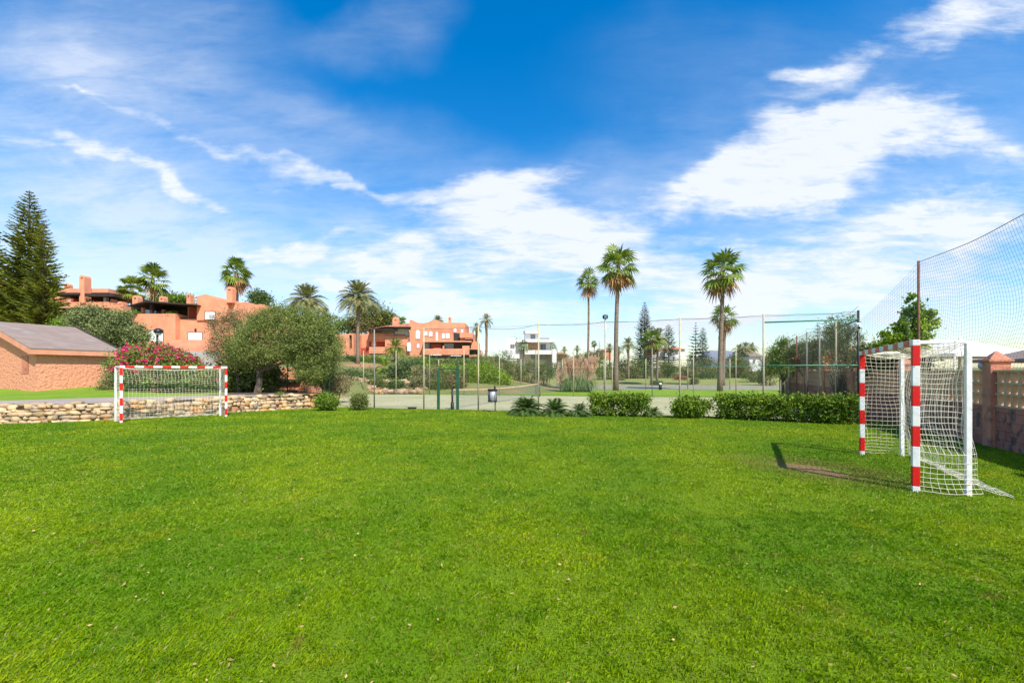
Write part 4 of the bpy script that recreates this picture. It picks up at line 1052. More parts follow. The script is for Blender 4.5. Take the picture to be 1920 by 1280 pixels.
def window(t, x0, y0, x1, y1, Y, fill='shutter', frame='timbershade', arch=False, fw=.7):
    mb = MB(); g = fw
    mb.pbox(x0-g, y0-g, x1+g, y0, Y-.04, .10); mb.pbox(x0-g, y1, x1+g, y1+g, Y-.07, .13)
    mb.pbox(x0-g, y0, x0, y1, Y-.04, .10); mb.pbox(x1, y0, x1+g, y1, Y-.04, .10)
    if fill == 'glass': mb.pbox((x0+x1)/2-.25, y0, (x0+x1)/2+.25, y1, Y-.03, .06)
    w = mb.build('window', MAT[frame], t)
    mb = MB()
    if arch:
        cx, r = (x0+x1)/2, (x1-x0)/2
        pts = [(X(x0, Y), Z(y1, Y)), (X(x1, Y), Z(y1, Y))]+[(X(cx+r*cos(a), Y), Z(y0+r-r*sin(a), Y)) for a in [pi*k/8 for k in range(9)]]
        mb.prism(pts, Y-.015, Y+.02)
    else: mb.pbox(x0, y0, x1, y1, Y-.012, .03)
    mb.build('pane' if fill == 'glass' else 'shutter', MAT[fill], w)
def chimney(t, x0, y0, x1, y1, Y, d=.7, cap=True):
    mb = MB(); mb.pbox(x0, y0+1.4, x1, y1, Y, d)
    # rounded hood; a dark block on the face stands for the mouth's shade
    cx, r = (x0+x1)/2, (x1-x0)/2; zt = y0+1.4
    pts = [(X(x0, Y), Z(zt, Y)), (X(x1, Y), Z(zt, Y))]+[(X(cx+r*cos(a), Y), Z(zt-1.5*r*.55*sin(a), Y)) for a in [pi*k/6 for k in range(1, 6)]]
    mb.prism(pts, Y+.02, Y+d-.02)
    c = mb.build('chimney', MAT['terra'], t)
    mb = MB(); mb.pbox(cx-r*.35, y0+2.2, cx+r*.35, y0+4.2, Y-.02, .05); mb.build('flue_shade', MAT['timbershade'], c)
def profile(px, Y, d, ybot):
    mb = MB(); pts = [(X(x, Y), Z(y, Y)) for x, y in px]+[(X(px[-1][0], Y), Z(ybot, Y)), (X(px[0][0], Y), Z(ybot, Y))]
    mb.prism(pts, Y, Y+d); return mb
# house at the far left, partly behind the pine
Y = 60.; t = thing('apartment_house', (X(150, Y), Y, 2.9), 'terracotta house with tall chimney and shade-coloured recessed terraces, leftmost, above the round olive bush', 'house')
part('wall', MAT['terra'], t, [(-90, 566, 203, 640, Y+1.5, 8), (-90, 541, 112, 567, Y+2, 7), (112, 541, 203, 548.5, Y+.8, 6), (115, 566, 205, 577, Y, 1.2), (205, 570, 231, 640, Y, 6), (222, 565, 228, 571, Y, .8), (212, 568, 217, 571, Y, .8), (-90, 566, 115, 578, Y+.2, 1.2), (-60, 528, 20, 545, Y+5, 4), (109, 579, 114, 603, Y+.1, .6), (90, 594, 205, 640, Y+.3, 1.)])
part('recess_wall', MAT['terrashade'], t, [(112.2, 552, 202.5, 566, Y+3.2, .5), (115, 577, 200, 594, Y+1.3, .3), (60, 579, 109, 594, Y+1.3, .3)])  # dark red carries the shade under the overhang
part('roof', MAT['timbershade'], t, [(90, 548.7, 148, 552.5, Y-.5, 6), (158.5, 550, 214, 555.5, Y-.5, 6), (112, 577.2, 150, 580, Y-.2, 1.4)])
part('column', MAT['greywall'], t, [(194, 556, 199, 569, Y+.15, .4)]); part('column', MAT['greywall'], t, [(158.5, 556, 161, 568, Y+.15, .4)])
window(t, 120, 557.5, 132, 565.5, Y+3.15, 'greywall', 'pillar')
chimney(t, 148.5, 518, 158, 567.5, Y-.3, 1.0); chimney(t, 120, 533, 128, 546, Y+2.4); chimney(t, 207, 561, 212, 571, Y+.1)
# middle left house with the dark veranda
Y = 50.; t = thing('villa_house', (X(360, Y), Y, 2.2), 'large terracotta house with dark veranda roof and white shuttered windows behind the oleander', 'house')
part('wall', MAT['terra'], t, [(244, 588, 329, 700, Y, 6), (329, 598, 540, 700, Y+.7, 6), (352, 574, 370, 599, Y+1.8, 4), (230, 640, 300, 700, Y-.1, 1)])
mb = profile([(369, 575), (369, 556), (372, 554.5), (376, 553.5), (384, 551.5), (391, 552.5), (396, 556.5), (404, 560), (417, 562.5), (427, 563)], Y+.5, 5, 600); mb.build('gable_wall', MAT['terra'], t)
mb = profile([(427, 563), (436, 563), (452, 567), (460, 565.5), (478, 571), (490, 570), (515, 576), (535, 590)], Y+.9, 5, 604); mb.build('gable_wall', MAT['terra'], t)
part('veranda_shade', MAT['timbershade'], t, [(266, 573, 352, 597, Y+3.6, .3), (246, 575, 250, 588, Y+1.6, 1.5)])  # dark sheets stand in for the shade inside the veranda
mb = MB(); mb.prism([(X(247, Y), Z(575.5, Y)), (X(280, Y), Z(567.5, Y)), (X(371, Y), Z(573.5, Y)), (X(371, Y), Z(571.2, Y)), (X(280, Y), Z(565, Y)), (X(247, Y), Z(573.7, Y))], Y-.5, Y+4.2); mb.build('veranda_roof', MAT['timbershade'], t)
mb = MB(); mb.prism([(X(262, Y), Z(569.5, Y)), (X(281, Y), Z(565, Y)), (X(369, Y), Z(571, Y)), (X(352, Y), Z(567.5, Y)), (X(290, Y), Z(562.8, Y))], Y+1, Y+4); mb.build('roof_top', MAT['roof'], t)
part('column', MAT['timbershade'], t, [(280.5, 568, 285, 588, Y+.1, .35)])
part('column', MAT['terralight'], t, [(264.5, 576, 268, 588, Y+.6, .35)])
part('column', MAT['terralight'], t, [(303, 580, 307, 591, Y+2.0, .35)])
window(t, 271, 580, 302, 589, Y+3.5, 'glass', 'timbershade'); window(t, 309, 582, 333, 596, Y+3.5, 'glass', 'timbershade')
part('red_return_wall', MAT['terrashade'], t, [(354, 577, 368.5, 597, Y+1.6, .15)])
part('balcony_rail', MAT['timbershade'], t, [(333, 596, 363, 597.2, Y+.75, .1)])
window(t, 278, 619, 305.5, 640.5, Y, 'shutter'); window(t, 352.5, 623, 379, 641.5, Y+.7, 'shutter'); window(t, 384, 584, 403, 598.5, Y+.5, 'shutter')
part('corner_shade_strip', MAT['terrashade'], t, [(329.1, 597, 331, 637, Y+.55, .3)])  # solid dark red strip painted as the shade of the corner recess
part('downlight', MAT['black'], t, [(364.5, 616, 367, 620.5, Y+.55, .2)])
part('terrace_wall', MAT['terralight'], t, [(316, 637, 470, 652, Y-1.2, 1.), (316, 648, 470, 700, Y-2, .8), (300, 656, 400, 720, Y-3.2, .5)])
part('low_wall', MAT['greywall'], t, [(334, 658.5, 410, 720, Y-4.5, .4)])
chimney(t, 248, 556, 258, 576, Y+.9); chimney(t, 298, 557, 307, 569, Y+5); chimney(t, 349.5, 552, 357, 572, Y+4.4); chimney(t, 424.5, 540, 435.5, 567, Y+.3)
S('planter_shrub', 50.5, [(322, 591, 9, 4)], 22, 50, .35, .14, 'lime', 'yellow green shrub on the parapet of the veranda', zmin=Z(595, 50.5))
S('planter_shrub', 49.9, [(253, 586.5, 6, 3)], 12, 50, .3, .12, 'lime', 'small yellowish plant at the left end of the veranda parapet', zmin=Z(588.5, 49.9)+.02)
# stepped terracotta apartments
Y = 75.; t = thing('apartment_block', (X(800, Y), Y, 3.4), 'wide stepped terracotta apartment block with curved parapets behind the tall date palm', 'house')
part('wall', MAT['terra'], t, [(600, 626, 654.5, 669, Y-1.5, 6), (654.5, 624.5, 663, 628, Y-1.5, 6), (659.5, 628, 663, 669, Y-1.5, 6), (654.5, 653, 659.5, 669, Y-1.5, 6), (663, 626, 693, 668, Y+2.5, 5), (690, 622, 768, 640, Y+1.3, 5), (722, 630, 768, 668, Y+.6, 5), (692, 650, 722, 662.5, Y-.4, 3), (692, 625, 738, 636.5, Y+.9, 1)])
part('recess_wall', MAT['terrashade'], t, [(692, 636, 722, 651, Y+2.2, .5), (663, 652, 692, 668, Y+1.9, .5)])
part('slit_window', MAT['timbershade'], t, [(654.5, 628, 659.5, 653, Y-.9, .4)])
mb = profile([(768, 640), (768, 600), (770, 599.5), (774, 600.5), (778, 603), (784, 605), (795, 605.5), (803, 604), (810, 600.5), (817, 599), (823, 601), (830, 604.5), (872, 605), (872, 645)], Y, 7, 645); mb.build('main_wall', MAT['terra'], t)
part('side_wall', MAT['terra'], t, [(768, 645, 792.5, 668, Y, 6), (850.5, 639, 864, 641, Y-.2, .5), (863, 624, 886.5, 641, Y+.5, 6), (862, 624.5, 887, 633, Y-.9, 1), (872, 640, 895, 668, Y+.2, 6), (792.5, 653.5, 896, 665, Y-1.6, 1.2), (880, 655, 900, 669, Y-1.6, 4), (785, 665, 900, 690, Y+1.5, 4), (867, 648, 880, 655, Y-1.2, .5), (813, 652.5, 826, 654, Y-1.3, .6), (830, 648, 832.5, 654, Y-1.4, .4)])
part('balcony_shade', MAT['timbershade'], t, [(793, 641, 883, 655, Y-.05, .03), (850.5, 624.5, 863, 639, Y-.04, .03)])  # thin dark sheets on the wall, painted as the shade of deep balconies
part('balcony_slab', MAT['terralight'], t, [(792.5, 638.5, 884, 641, Y-1.6, 1.5), (872, 634.2, 887, 635.4, Y-1.2, 1.6)])
part('dark_balcony_front', MAT['timbershade'], t, [(872, 635.5, 887, 640, Y+.1, .05)])
part('red_niche', MAT['terrashade'], t, [(808, 645, 827, 655, Y-.12, .05)])
part('roof', MAT['timbershade'], t, [(692, 616.5, 741, 618.5, Y-.6, 4), (738, 612.3, 769, 614, Y-.8, 4)])
mb = MB(); mb.prism([(X(690, Y), Z(618, Y)), (X(722, Y), Z(612.5, Y)), (X(768, Y), Z(613, Y)), (X(768, Y), Z(606, Y)), (X(752, Y), Z(608.5, Y)), (X(722, Y), Z(611.5, Y))], Y-.3, Y+4); mb.build('roof_top', MAT['pillar'], t)
part('column', MAT['timbershade'], t, [(738, 613, 739.6, 630, Y-.5, .3)]); part('column', MAT['timbershade'], t, [(692, 618, 694, 626, Y-.3, .3)])
part('awning', MAT['shutter'], t, [(741, 616, 766.5, 626, Y+1.2, .08), (760, 620, 767, 629, Y+1.1, .08)]); part('grey_panel', MAT['greywall'], t, [(716, 614.5, 737, 623, Y+1.2, .08)])
for a in ((779.5, 618, 787.5, 635, 1), (795.5, 620.5, 801.5, 629, 1), (804, 620.5, 811, 630.5, 1), (817, 622, 821, 638, 0), (828.5, 624.5, 835, 634, 0), (836.5, 624.5, 843, 634, 0), (850.5, 615, 856, 622.5, 1), (864, 617, 868.5, 623.5, 0), (763.5, 641, 770.5, 658, 1), (781.5, 644, 786.5, 652, 0)):
    window(t, *a[:4], Y-.02, 'shutter', 'greywall', arch=bool(a[4]), fw=.35)
window(t, 793.5, 643, 805, 654, Y-.12, 'glass', 'greywall', fw=.3); window(t, 833, 644, 850, 654, Y-.12, 'glass', 'greywall', fw=.3)
window(t, 664, 644.5, 668, 652, Y+2.45, 'shutter', 'greywall', fw=.3); window(t, 697, 640, 705, 648.5, Y+2.15, 'shutter', 'greywall', fw=.3)
part('garage_awning', MAT['shutter'], t, [(805, 664.6, 827, 666, Y-2.4, 1.2)]); part('garage_awning', MAT['shutter'], t, [(845, 666, 864, 667.4, Y-2.4, 1.2)])
for a in ((806, 666, 826, 682), (845, 668, 862, 682), (867, 670, 880, 682), (886, 670, 898, 682)): part('garage_shade', MAT['timbershade'], t, [(*a, Y+1.45, .04)])  # flat dark sheets painted as the shade inside the garages
chimney(t, 840.5, 594.5, 845.5, 606, Y+1, .5); chimney(t, 736, 597, 747, 610, Y+3, .8)
# terracotta garden walls on the slope
Y = 50.
t = thing('garden_wall', (X(700, Y), Y, .9), 'low terracotta garden wall running through the hillside shrubs below the apartments', 'wall')
part('wall_section', MAT['terralight'], t, [(628, 690.5, 668, 700, Y, .4)]); part('wall_section', MAT['terralight'], t, [(675, 690, 712, 700, Y+.2, .4)])
part('wall_section', MAT['terralight'], t, [(752, 690, 880, 702, Y+.4, .4)]); part('wall_capping', MAT['lattice'], t, [(628, 689.6, 668, 690.5, Y-.05, .5), (675, 689.1, 712, 690, Y+.15, .5)])
Y = 27.2
t = thing('garden_store', (X(540, Y), Y, .4), 'small terracotta building with dark eaves seen under the feathery tree', 'building')
part('wall', MAT['terra'], t, [(515, 690, 553, 711, Y, 2), (508, 719, 575, 745, Y-.1, 2)]); part('eaves', MAT['timbershade'], t, [(508, 711, 562, 714, Y-.4, 2.6)]); part('dark_band', MAT['terrashade'], t, [(508, 714, 575, 719.5, Y-.05, 2)])
# white modern villa
Y = 100.; t = thing('white_villa', (X(1000, Y), Y, 3.5), 'white modern flat roofed villa with glass balconies on the low rise', 'house')
part('wall', MAT['whitewall'], t, [(949.5, 633, 966.5, 672, Y, 7), (966, 636, 974, 672, Y+1.2, 7), (984, 625, 1008, 636, Y+2.2, 6), (970, 655, 1036, 692, Y+3, 6), (1010, 642, 1031, 657, Y+2, 6), (1035.5, 655, 1043.5, 680, Y-1.2, 5)])
part('roof', MAT['whitewall'], t, [(969, 635.5, 1041, 641, Y-.8, 8), (985, 620.5, 1012, 624.5, Y+1, 7)])
part('balcony', MAT['whitewall'], t, [(984, 656, 1037, 664, Y-1, 4)])
part('timber_panel', MAT['wood'], t, [(990, 641.2, 1010.5, 656, Y+1.5, .4)])
part('stone_panel', MAT['greywall'], t, [(1004, 664, 1011, 674, Y+2.6, .4), (1026, 664, 1034, 690, Y+1.6, .5)])
for a in ((957, 645.5, 964.5, 652.5, Y), (995, 627, 1003.5, 635, Y+2.2), (1013.5, 645, 1023.5, 655.5, Y+2), (995.5, 643.5, 1002, 650, Y+1.5), (996, 665.5, 1004, 672.5, Y+2.9), (1012, 665.5, 1024, 673.5, Y+2.9)): window(t, *a, 'glass', 'greywall', fw=.3)
part('roof_terrace_rail', MAT['glass'], t, [(1012, 633.5, 1030, 635.4, Y+1, .05)])
part('roof_unit', MAT['grey'], t, [(981, 620, 986, 625.5, Y+1.4, 1)])
def small_house(x0, x1, ye, yr, yb, Y, label, roofm='tile', wm='whitewall', wins=()):
    t = thing('small_house', (X((x0+x1)/2, Y), Y, Z(yb, Y)), label, 'house')
    part('wall', MAT[wm], t, [(x0, ye, x1, yb+6, Y, 6)])
    xc = (x0+x1)/2; w_ = (x1-x0)/2+1.2; mb = MB()
    a = [(X(xc-w_, Y), Y-.5, Z(ye, Y)), (X(xc+w_, Y), Y-.5, Z(ye, Y)), (X(xc+w_, Y), Y+6.5, Z(ye, Y)), (X(xc-w_, Y), Y+6.5, Z(ye, Y)), (X(xc-w_*.55, Y), Y+3, Z(yr, Y)), (X(xc+w_*.55, Y), Y+3, Z(yr, Y))]
    mb.add(a, [(0, 1, 5, 4), (1, 2, 5), (2, 3, 4, 5), (3, 0, 4), (3, 2, 1, 0)]); mb.build('roof', MAT[roofm], t)
    for w in wins: window(t, *w, Y, 'glass', 'greywall', fw=.25)
small_house(1223, 1238, 652, 645, 662, 120, 'small white house with orange roof between the palms right of the tall conifer', wins=((1228, 654, 1232, 659),))
small_house(1247, 1284, 655, 649, 668, 118, 'wide white house with orange tiled roof beside the fence post', wins=((1256, 657, 1260, 662), (1266, 657, 1271, 662)))
small_house(1405, 1428, 668, 655, 690, 90, 'white cottage with grey roof beyond the second fence', roofm='roof', wins=((1412, 674, 1416, 680),))
small_house(1044, 1062, 664, 660, 672, 125, 'far orange roofed house right of the white villa', wm='lattice')
small_house(1131, 1146, 657, 653, 668, 140, 'far pinkish house behind the slender tall palm', wm='terralight', roofm='tile')
small_house(-60, -10, 560, 540, 640, 80, 'terracotta house glimpsed through the tall pine at the left edge', wm='terra')
# ------------------------------------------------------------------ trees and shrubs
# conifers at the left
norfolk((X(55, 45), 45, 1.9), Z(357, 45), 3.6, 'tall dark conifer at the left with pointed top, highest tree in view', nlev=46, seed=1, low=.1, prof=.62, nb=7, tw=17, sparse=.95)
norfolk((X(82, 43.5), 43.5, 1.8), Z(418, 43.5), 2.5, 'second dark conifer leaning close against the tallest conifer', nlev=36, seed=2, low=.12, prof=.62, nb=7, tw=15, sparse=.95)
norfolk((X(-10, 44), 44, 1.8), Z(440, 44), 3.2, 'dark conifer cut by the left edge of the view', nlev=34, seed=3, low=.1, prof=.7, nb=7, tw=14)
# palms at the left
def g0z(px, Y): return ground_z(X(px, Y), Y)
fan_palm((X(284, 56), 56, 2.8), W(286, 521, 56), 2.35, 'fan palm with pale trunk behind the dark veranda, right one of the close pair', seed=4, nl=30, dry=3, tr=.26, group=None, g=MAT['fanlime'])
fan_palm((X(250, 58), 58, 2.8), W(247, 540, 58), 1.95, 'lower yellowish fan palm behind the veranda chimney, left one of the close pair', seed=5, nl=28, dry=5, tr=.22, g=MAT['fanlime'])
fan_palm((X(441, 57), 57, 2.8), W(444, 510, 57), 2.2, 'fan palm with hanging brown dead fronds behind the terracotta chimney', seed=6, nl=30, dry=16, tr=.3, skirt=1.3)
fan_palm((X(604, 62), 62, 3), W(604, 590, 62), 1.6, 'small fan palm showing just above the feathery tree', seed=7, nl=22, dry=4, tr=.2)
date_palm((X(576, 52), 52, 2.2), W(575, 563, 52), 3.0, 'wide date palm rising behind the feathery tree, shorter of the pair', seed=8, nf=54, tr=.3, low=-25)
date_palm((X(671, 52), 52, 2.2), W(672, 557, 52), 3.05, 'tall date palm with bare trunk in front of the stepped apartments', seed=9, nf=58, tr=.21, low=-25)
date_palm((X(742, 60), 60, 2.6), W(742, 652, 60), 2.1, 'young yellow green palm in front of the apartment block', seed=10, nf=40, tr=.25, low=-35, g=MAT['fanlime'])
date_palm((X(715, 86), 86, 5), W(715, 603, 86), 2.8, 'bushy date palm behind the apartments beside the round pine', seed=11, nf=44, low=-20)
fan_palm((X(752, 88), 88, 5), W(753, 601, 88), 1.3, 'tiny fan palm peeking above the apartment roof', seed=12, nl=20, dry=0, tr=.16)
date_palm((X(821, 86), 86, 5), W(821, 602, 86), 1.75, 'dark palm head rising behind the curved parapet', seed=13, nf=34, low=0)
date_palm((X(912, 80), 80, 3.4), W(912, 601, 80), 1.9, 'upright slender palm right of the apartments, taller of its pair', seed=14, nf=26, tr=.24, low=-30, hi=86)
date_palm((X(893, 82), 82, 3.4), W(893, 614, 82), 1.5, 'shorter scruffy palm right of the apartments', seed=15, nf=24, tr=.2, low=-40)
# round trees behind houses
T('umbrella_pine', 330, 72, [(322, 563, 32, 6), (345, 562, 16, 4.5)], 90, 60, 1.0, .35, 'fresh', 'flat topped green pine behind the dark veranda', tr=.2, z=3.5, fork=.7)
T('round_tree', 488, 70, [(488, 560, 16, 12), (490, 572, 18, 10)], 60, 60, 1.1, .35, 'dark', 'small round dark tree behind the terracotta house', z=3.6)
T('broad_tree', 642, 86, [(642, 609, 30, 10), (622, 618, 24, 12), (660, 616, 18, 12)], 110, 60, 1.1, .32, 'fresh', 'bright green broad tree left of the tall date palm', z=3.2)
T('round_pine', 692, 84, [(692, 585, 24, 14), (672, 598, 16, 15), (708, 590, 18, 14), (726, 596, 16, 12), (690, 606, 30, 12)], 170, 60, 1.3, .36, 'mid', 'large round topped pine behind the apartment block', z=5)
T('thorny_tree', 686, 83, [(686, 612, 20, 13), (670, 608, 10, 10)], 60, 50, 1., .25, 'twig', 'greyish twiggy tree left of the veranda roof of the apartments', z=3.4)
# olive bush and oleander on the left terrace
S('olive_bush', 35, [(170, 603, 35, 27), (210, 612, 32, 25), (240, 625, 30, 20), (190, 625, 50, 22), (228, 600, 22, 14), (258, 632, 18, 14)], 260, 110, .62, .15, 'olive', 'large round grey green olive bush beside the shed roof', zmin=.9)
S('yellow_shrub', 38, [(118, 606, 10, 9), (128, 612, 12, 8)], 30, 60, .5, .16, 'lime', 'yellowish shrub between the conifer and the shed roof', zmin=1.)
def oleander():
    Y = 24.5; bl = [(262, 690, 42, 40), (305, 694, 46, 44), (345, 706, 42, 32), (375, 712, 30, 28), (280, 665, 45, 16), (330, 678, 34, 16)]
    t = S('oleander', Y, bl, 360, 110, .38, .13, 'oleander', 'flowering oleander with bright pink blossoms behind the far goal', zmin=.46, up=.6)
    C = clumps([B(*b[:2], Y, *b[2:]) for b in bl], 520, shell=.03)
    C = C[(C[:, 2] > .55+1.1) | (rng.random(len(C)) < .14)]
    C = C+(C-np.array([X(310, Y), Y, 1.2]))*.03; V = cloud(C, 12, .19, .12, .8); np_mesh('flowers', V, 4, MAT['pink'], t)
oleander()
S('low_shrub', 25, [(197, 728, 11, 9), (186, 731, 8, 5), (200, 714, 6, 10)], 26, 40, .25, .09, 'scrub', 'low yellow green shrub at the corner of the shed', zmin=.45)
S('grey_shrub', 26.5, [(215, 700, 12, 28)], 40, 70, .4, .12, 'olive', 'grey green shrub beside the right end of the shed wall', zmin=.5)
# feathery trees at the end of the stone wall
T('feathery_tree', 482, 23.2, [(500, 632, 55, 42), (556, 622, 54, 42), (602, 648, 34, 42), (530, 655, 66, 28), (470, 655, 48, 38), (585, 688, 38, 28), (520, 600, 45, 24), (560, 595, 34, 18), (610, 610, 22, 22)], 620, 165, .38, .10, 'willow', 'broad feathery green tree with thick trunk above the stone wall', lean=-.55, z=.42, tr=.19, fork=.42, nlimb=26, wd=.28, up=.1, hang=.2)
T('twiggy_tree', 448, 24.6, [(428, 625, 36, 42), (452, 600, 30, 22), (415, 655, 26, 26), (440, 665, 34, 26)], 200, 80, .38, .09, 'twig', 'thin brownish half bare tree left of the feathery tree', z=.5, tr=.12, fork=.45, nlimb=30, wd=.28)
T('dark_tree', 606, 25.5, [(604, 680, 28, 30), (590, 705, 26, 16), (618, 655, 20, 24)], 150, 90, .42, .12, 'willow', 'small dark tree behind the right end of the stone wall', z=-.3, tr=.09, nlimb=10, wd=.3)
S('leafy_shrub', 25.2, [(445, 700, 24, 26), (470, 712, 24, 20), (430, 716, 22, 18), (508, 710, 14, 18)], 130, 60, .42, .22, 'mid', 'broad leaved shrub in the shade behind the stone wall', zmin=.4)
S('reddish_shrub', 27, [(632, 722, 26, 18), (618, 706, 14, 12)], 70, 60, .4, .12, 'twig', 'reddish brown dry shrub right of the dark tree', zmin=-.35)
S('wall_weed', 21.6, [(521, 744, 8, 8)], 14, 60, .16, .07, 'fresh', 'small bright weed growing out of the stone wall', zmin=.15)
# hillside shrubs behind the court
S('clipped_shrub', 40.5, [(660, 714, 32, 16), (690, 716, 14, 13), (648, 718, 22, 13)], 160, 90, .6, .16, 'dark', 'dark green dome shaped shrub on the orange bank', zmin=-.2)
S('clipped_hedge', 56, [(655, 681, 26, 11), (690, 681, 22, 11), (670, 683, 24, 10), (712, 680, 16, 10)], 140, 90, .7, .2, 'fresh', 'clipped green hedge in front of the left wing of the apartments', zmin=2.0)
S('silver_shrub', 54, [(644, 684, 13, 11)], 40, 60, .6, .16, 'olive', 'silvery shrub left of the clipped hedge', zmin=1.8)
S('agave_shrub', 44, [(752, 700, 22, 20), (738, 715, 24, 16), (770, 712, 16, 14)], 110, 60, .6, .28, 'dark', 'dark spiky shrub below the young palm', zmin=.2)
S('broad_shrub', 43, [(800, 708, 30, 22), (830, 715, 26, 18), (780, 722, 22, 12)], 150, 80, .6, .16, 'scrub', 'brownish shrub left of the green gate', zmin=-.1)
S('gate_shrub', 42, [(852, 712, 24, 20), (838, 722, 22, 14)], 110, 80, .6, .16, 'mid', 'olive green shrub seen through the green gate', zmin=-.2)
S('lime_shrub', 44, [(905, 712, 46, 20), (900, 700, 34, 18), (880, 716, 26, 14), (930, 714, 24, 14)], 300, 100, .6, .15, 'lime', 'large lime green domed shrub behind the tennis net', zmin=-.3, up=.6)
S('bank_shrub', 60, [(800, 682, 40, 9), (850, 684, 40, 8), (885, 686, 25, 8)], 150, 70, .9, .22, 'dark', 'dark bank of shrubs below the apartment garages', zmin=1.8)
S('pale_shrub', 48, [(800, 694, 20, 7), (840, 693, 30, 8)], 80, 60, .6, .18, 'lime', 'pale yellow green shrub above the garden wall', zmin=.8)
date_palm((X(800, 47), 47, .5), W(800, 684, 47), 1.5, 'young pale palm beside the cream fence post', seed=30, nf=22, tr=.12, g=MAT['lime'], low=-30)
date_palm((X(722, 46), 46, .5), W(722, 690, 46), 1.7, 'young pale palm on the bank right of the clipped hedge', seed=31, nf=24, tr=.14, g=MAT['lime'], low=-30)
S('rock_plant', 40, [(762, 730, 13, 8)], 24, 50, .4, .14, 'twig', 'small brown plant on the rocky bank', zmin=-.3)
S('bank_bush', 42.5, [(712, 716, 18, 12), (728, 724, 12, 9)], 60, 60, .5, .16, 'mid', 'rounded green bush on the bank left of the dark spiky shrub', zmin=-.1)
S('bank_bush', 46, [(690, 700, 16, 8), (722, 704, 18, 8)], 50, 60, .5, .18, 'scrub', 'dusty low bush under the terracotta garden wall', zmin=.4)
for px, py, hw, hh, Y_, m, lab in ((705, 722, 16, 10, 39.6, 'mid', 'low green bush at the far court edge right of the dark dome shrub'), (742, 725, 14, 10, 39.4, 'dark', 'small dark bush among the orange rocks below the young palm'), (792, 721, 20, 13, 39.6, 'scrub', 'dry brownish bush behind the cream fence post left of the gate'), (826, 722, 18, 13, 39.8, 'mid', 'olive bush behind the left green gate post'), (853, 720, 15, 14, 40.0, 'twig', 'brown twiggy bush behind the right green gate post'), (606, 728, 20, 10, 38.6, 'twig', 'low reddish bush by the court edge behind the two round shrubs')):
    S('edge_bush', Y_, [(px, py, hw, hh), (px-hw*.5, py+hh*.3, hw*.6, hh*.6), (px+hw*.5, py+hh*.2, hw*.6, hh*.7)], 90, 70, .42, .14, m, lab, zmin=-.25)
# rocky edge of the bank
mb = MB(); rs = random.Random(21)
for i in range(150):
    px = rs.uniform(560, 800); Y = rs.uniform(37.9, 41.5); x = X(px, Y); s = rs.uniform(.12, .34)
    rock(mb, (x, Y, ground_z(x, Y)+s*.2), s, s*.8, s*.6, rs.uniform(0, 3), rs)
mb.build('rocky_bank', MAT['stone'], None, (X(680, 39), 39, -.35), smooth=True, label='orange rocks scattered along the far left edge of the court', cat='rocks', kind='stuff')
mb = MB()
for i in range(70):
    px = lerp(560, 790, i/69)+rs.uniform(-2, 2); Y = lerp(37.9, 37.25, i/69)+.25; x = X(px, Y); s = rs.uniform(.16, .30)
    rock(mb, (x, Y, -.2+rs.uniform(-.03, .1)), s*1.3, s*.8, s*.75, rs.uniform(-.4, .4), rs)
mb.build('stone_edging', MAT['stone'], None, (X(680, 38), 38, -.35), smooth=True, label='low edging of orange stones between court and hillside', cat='stone edging')
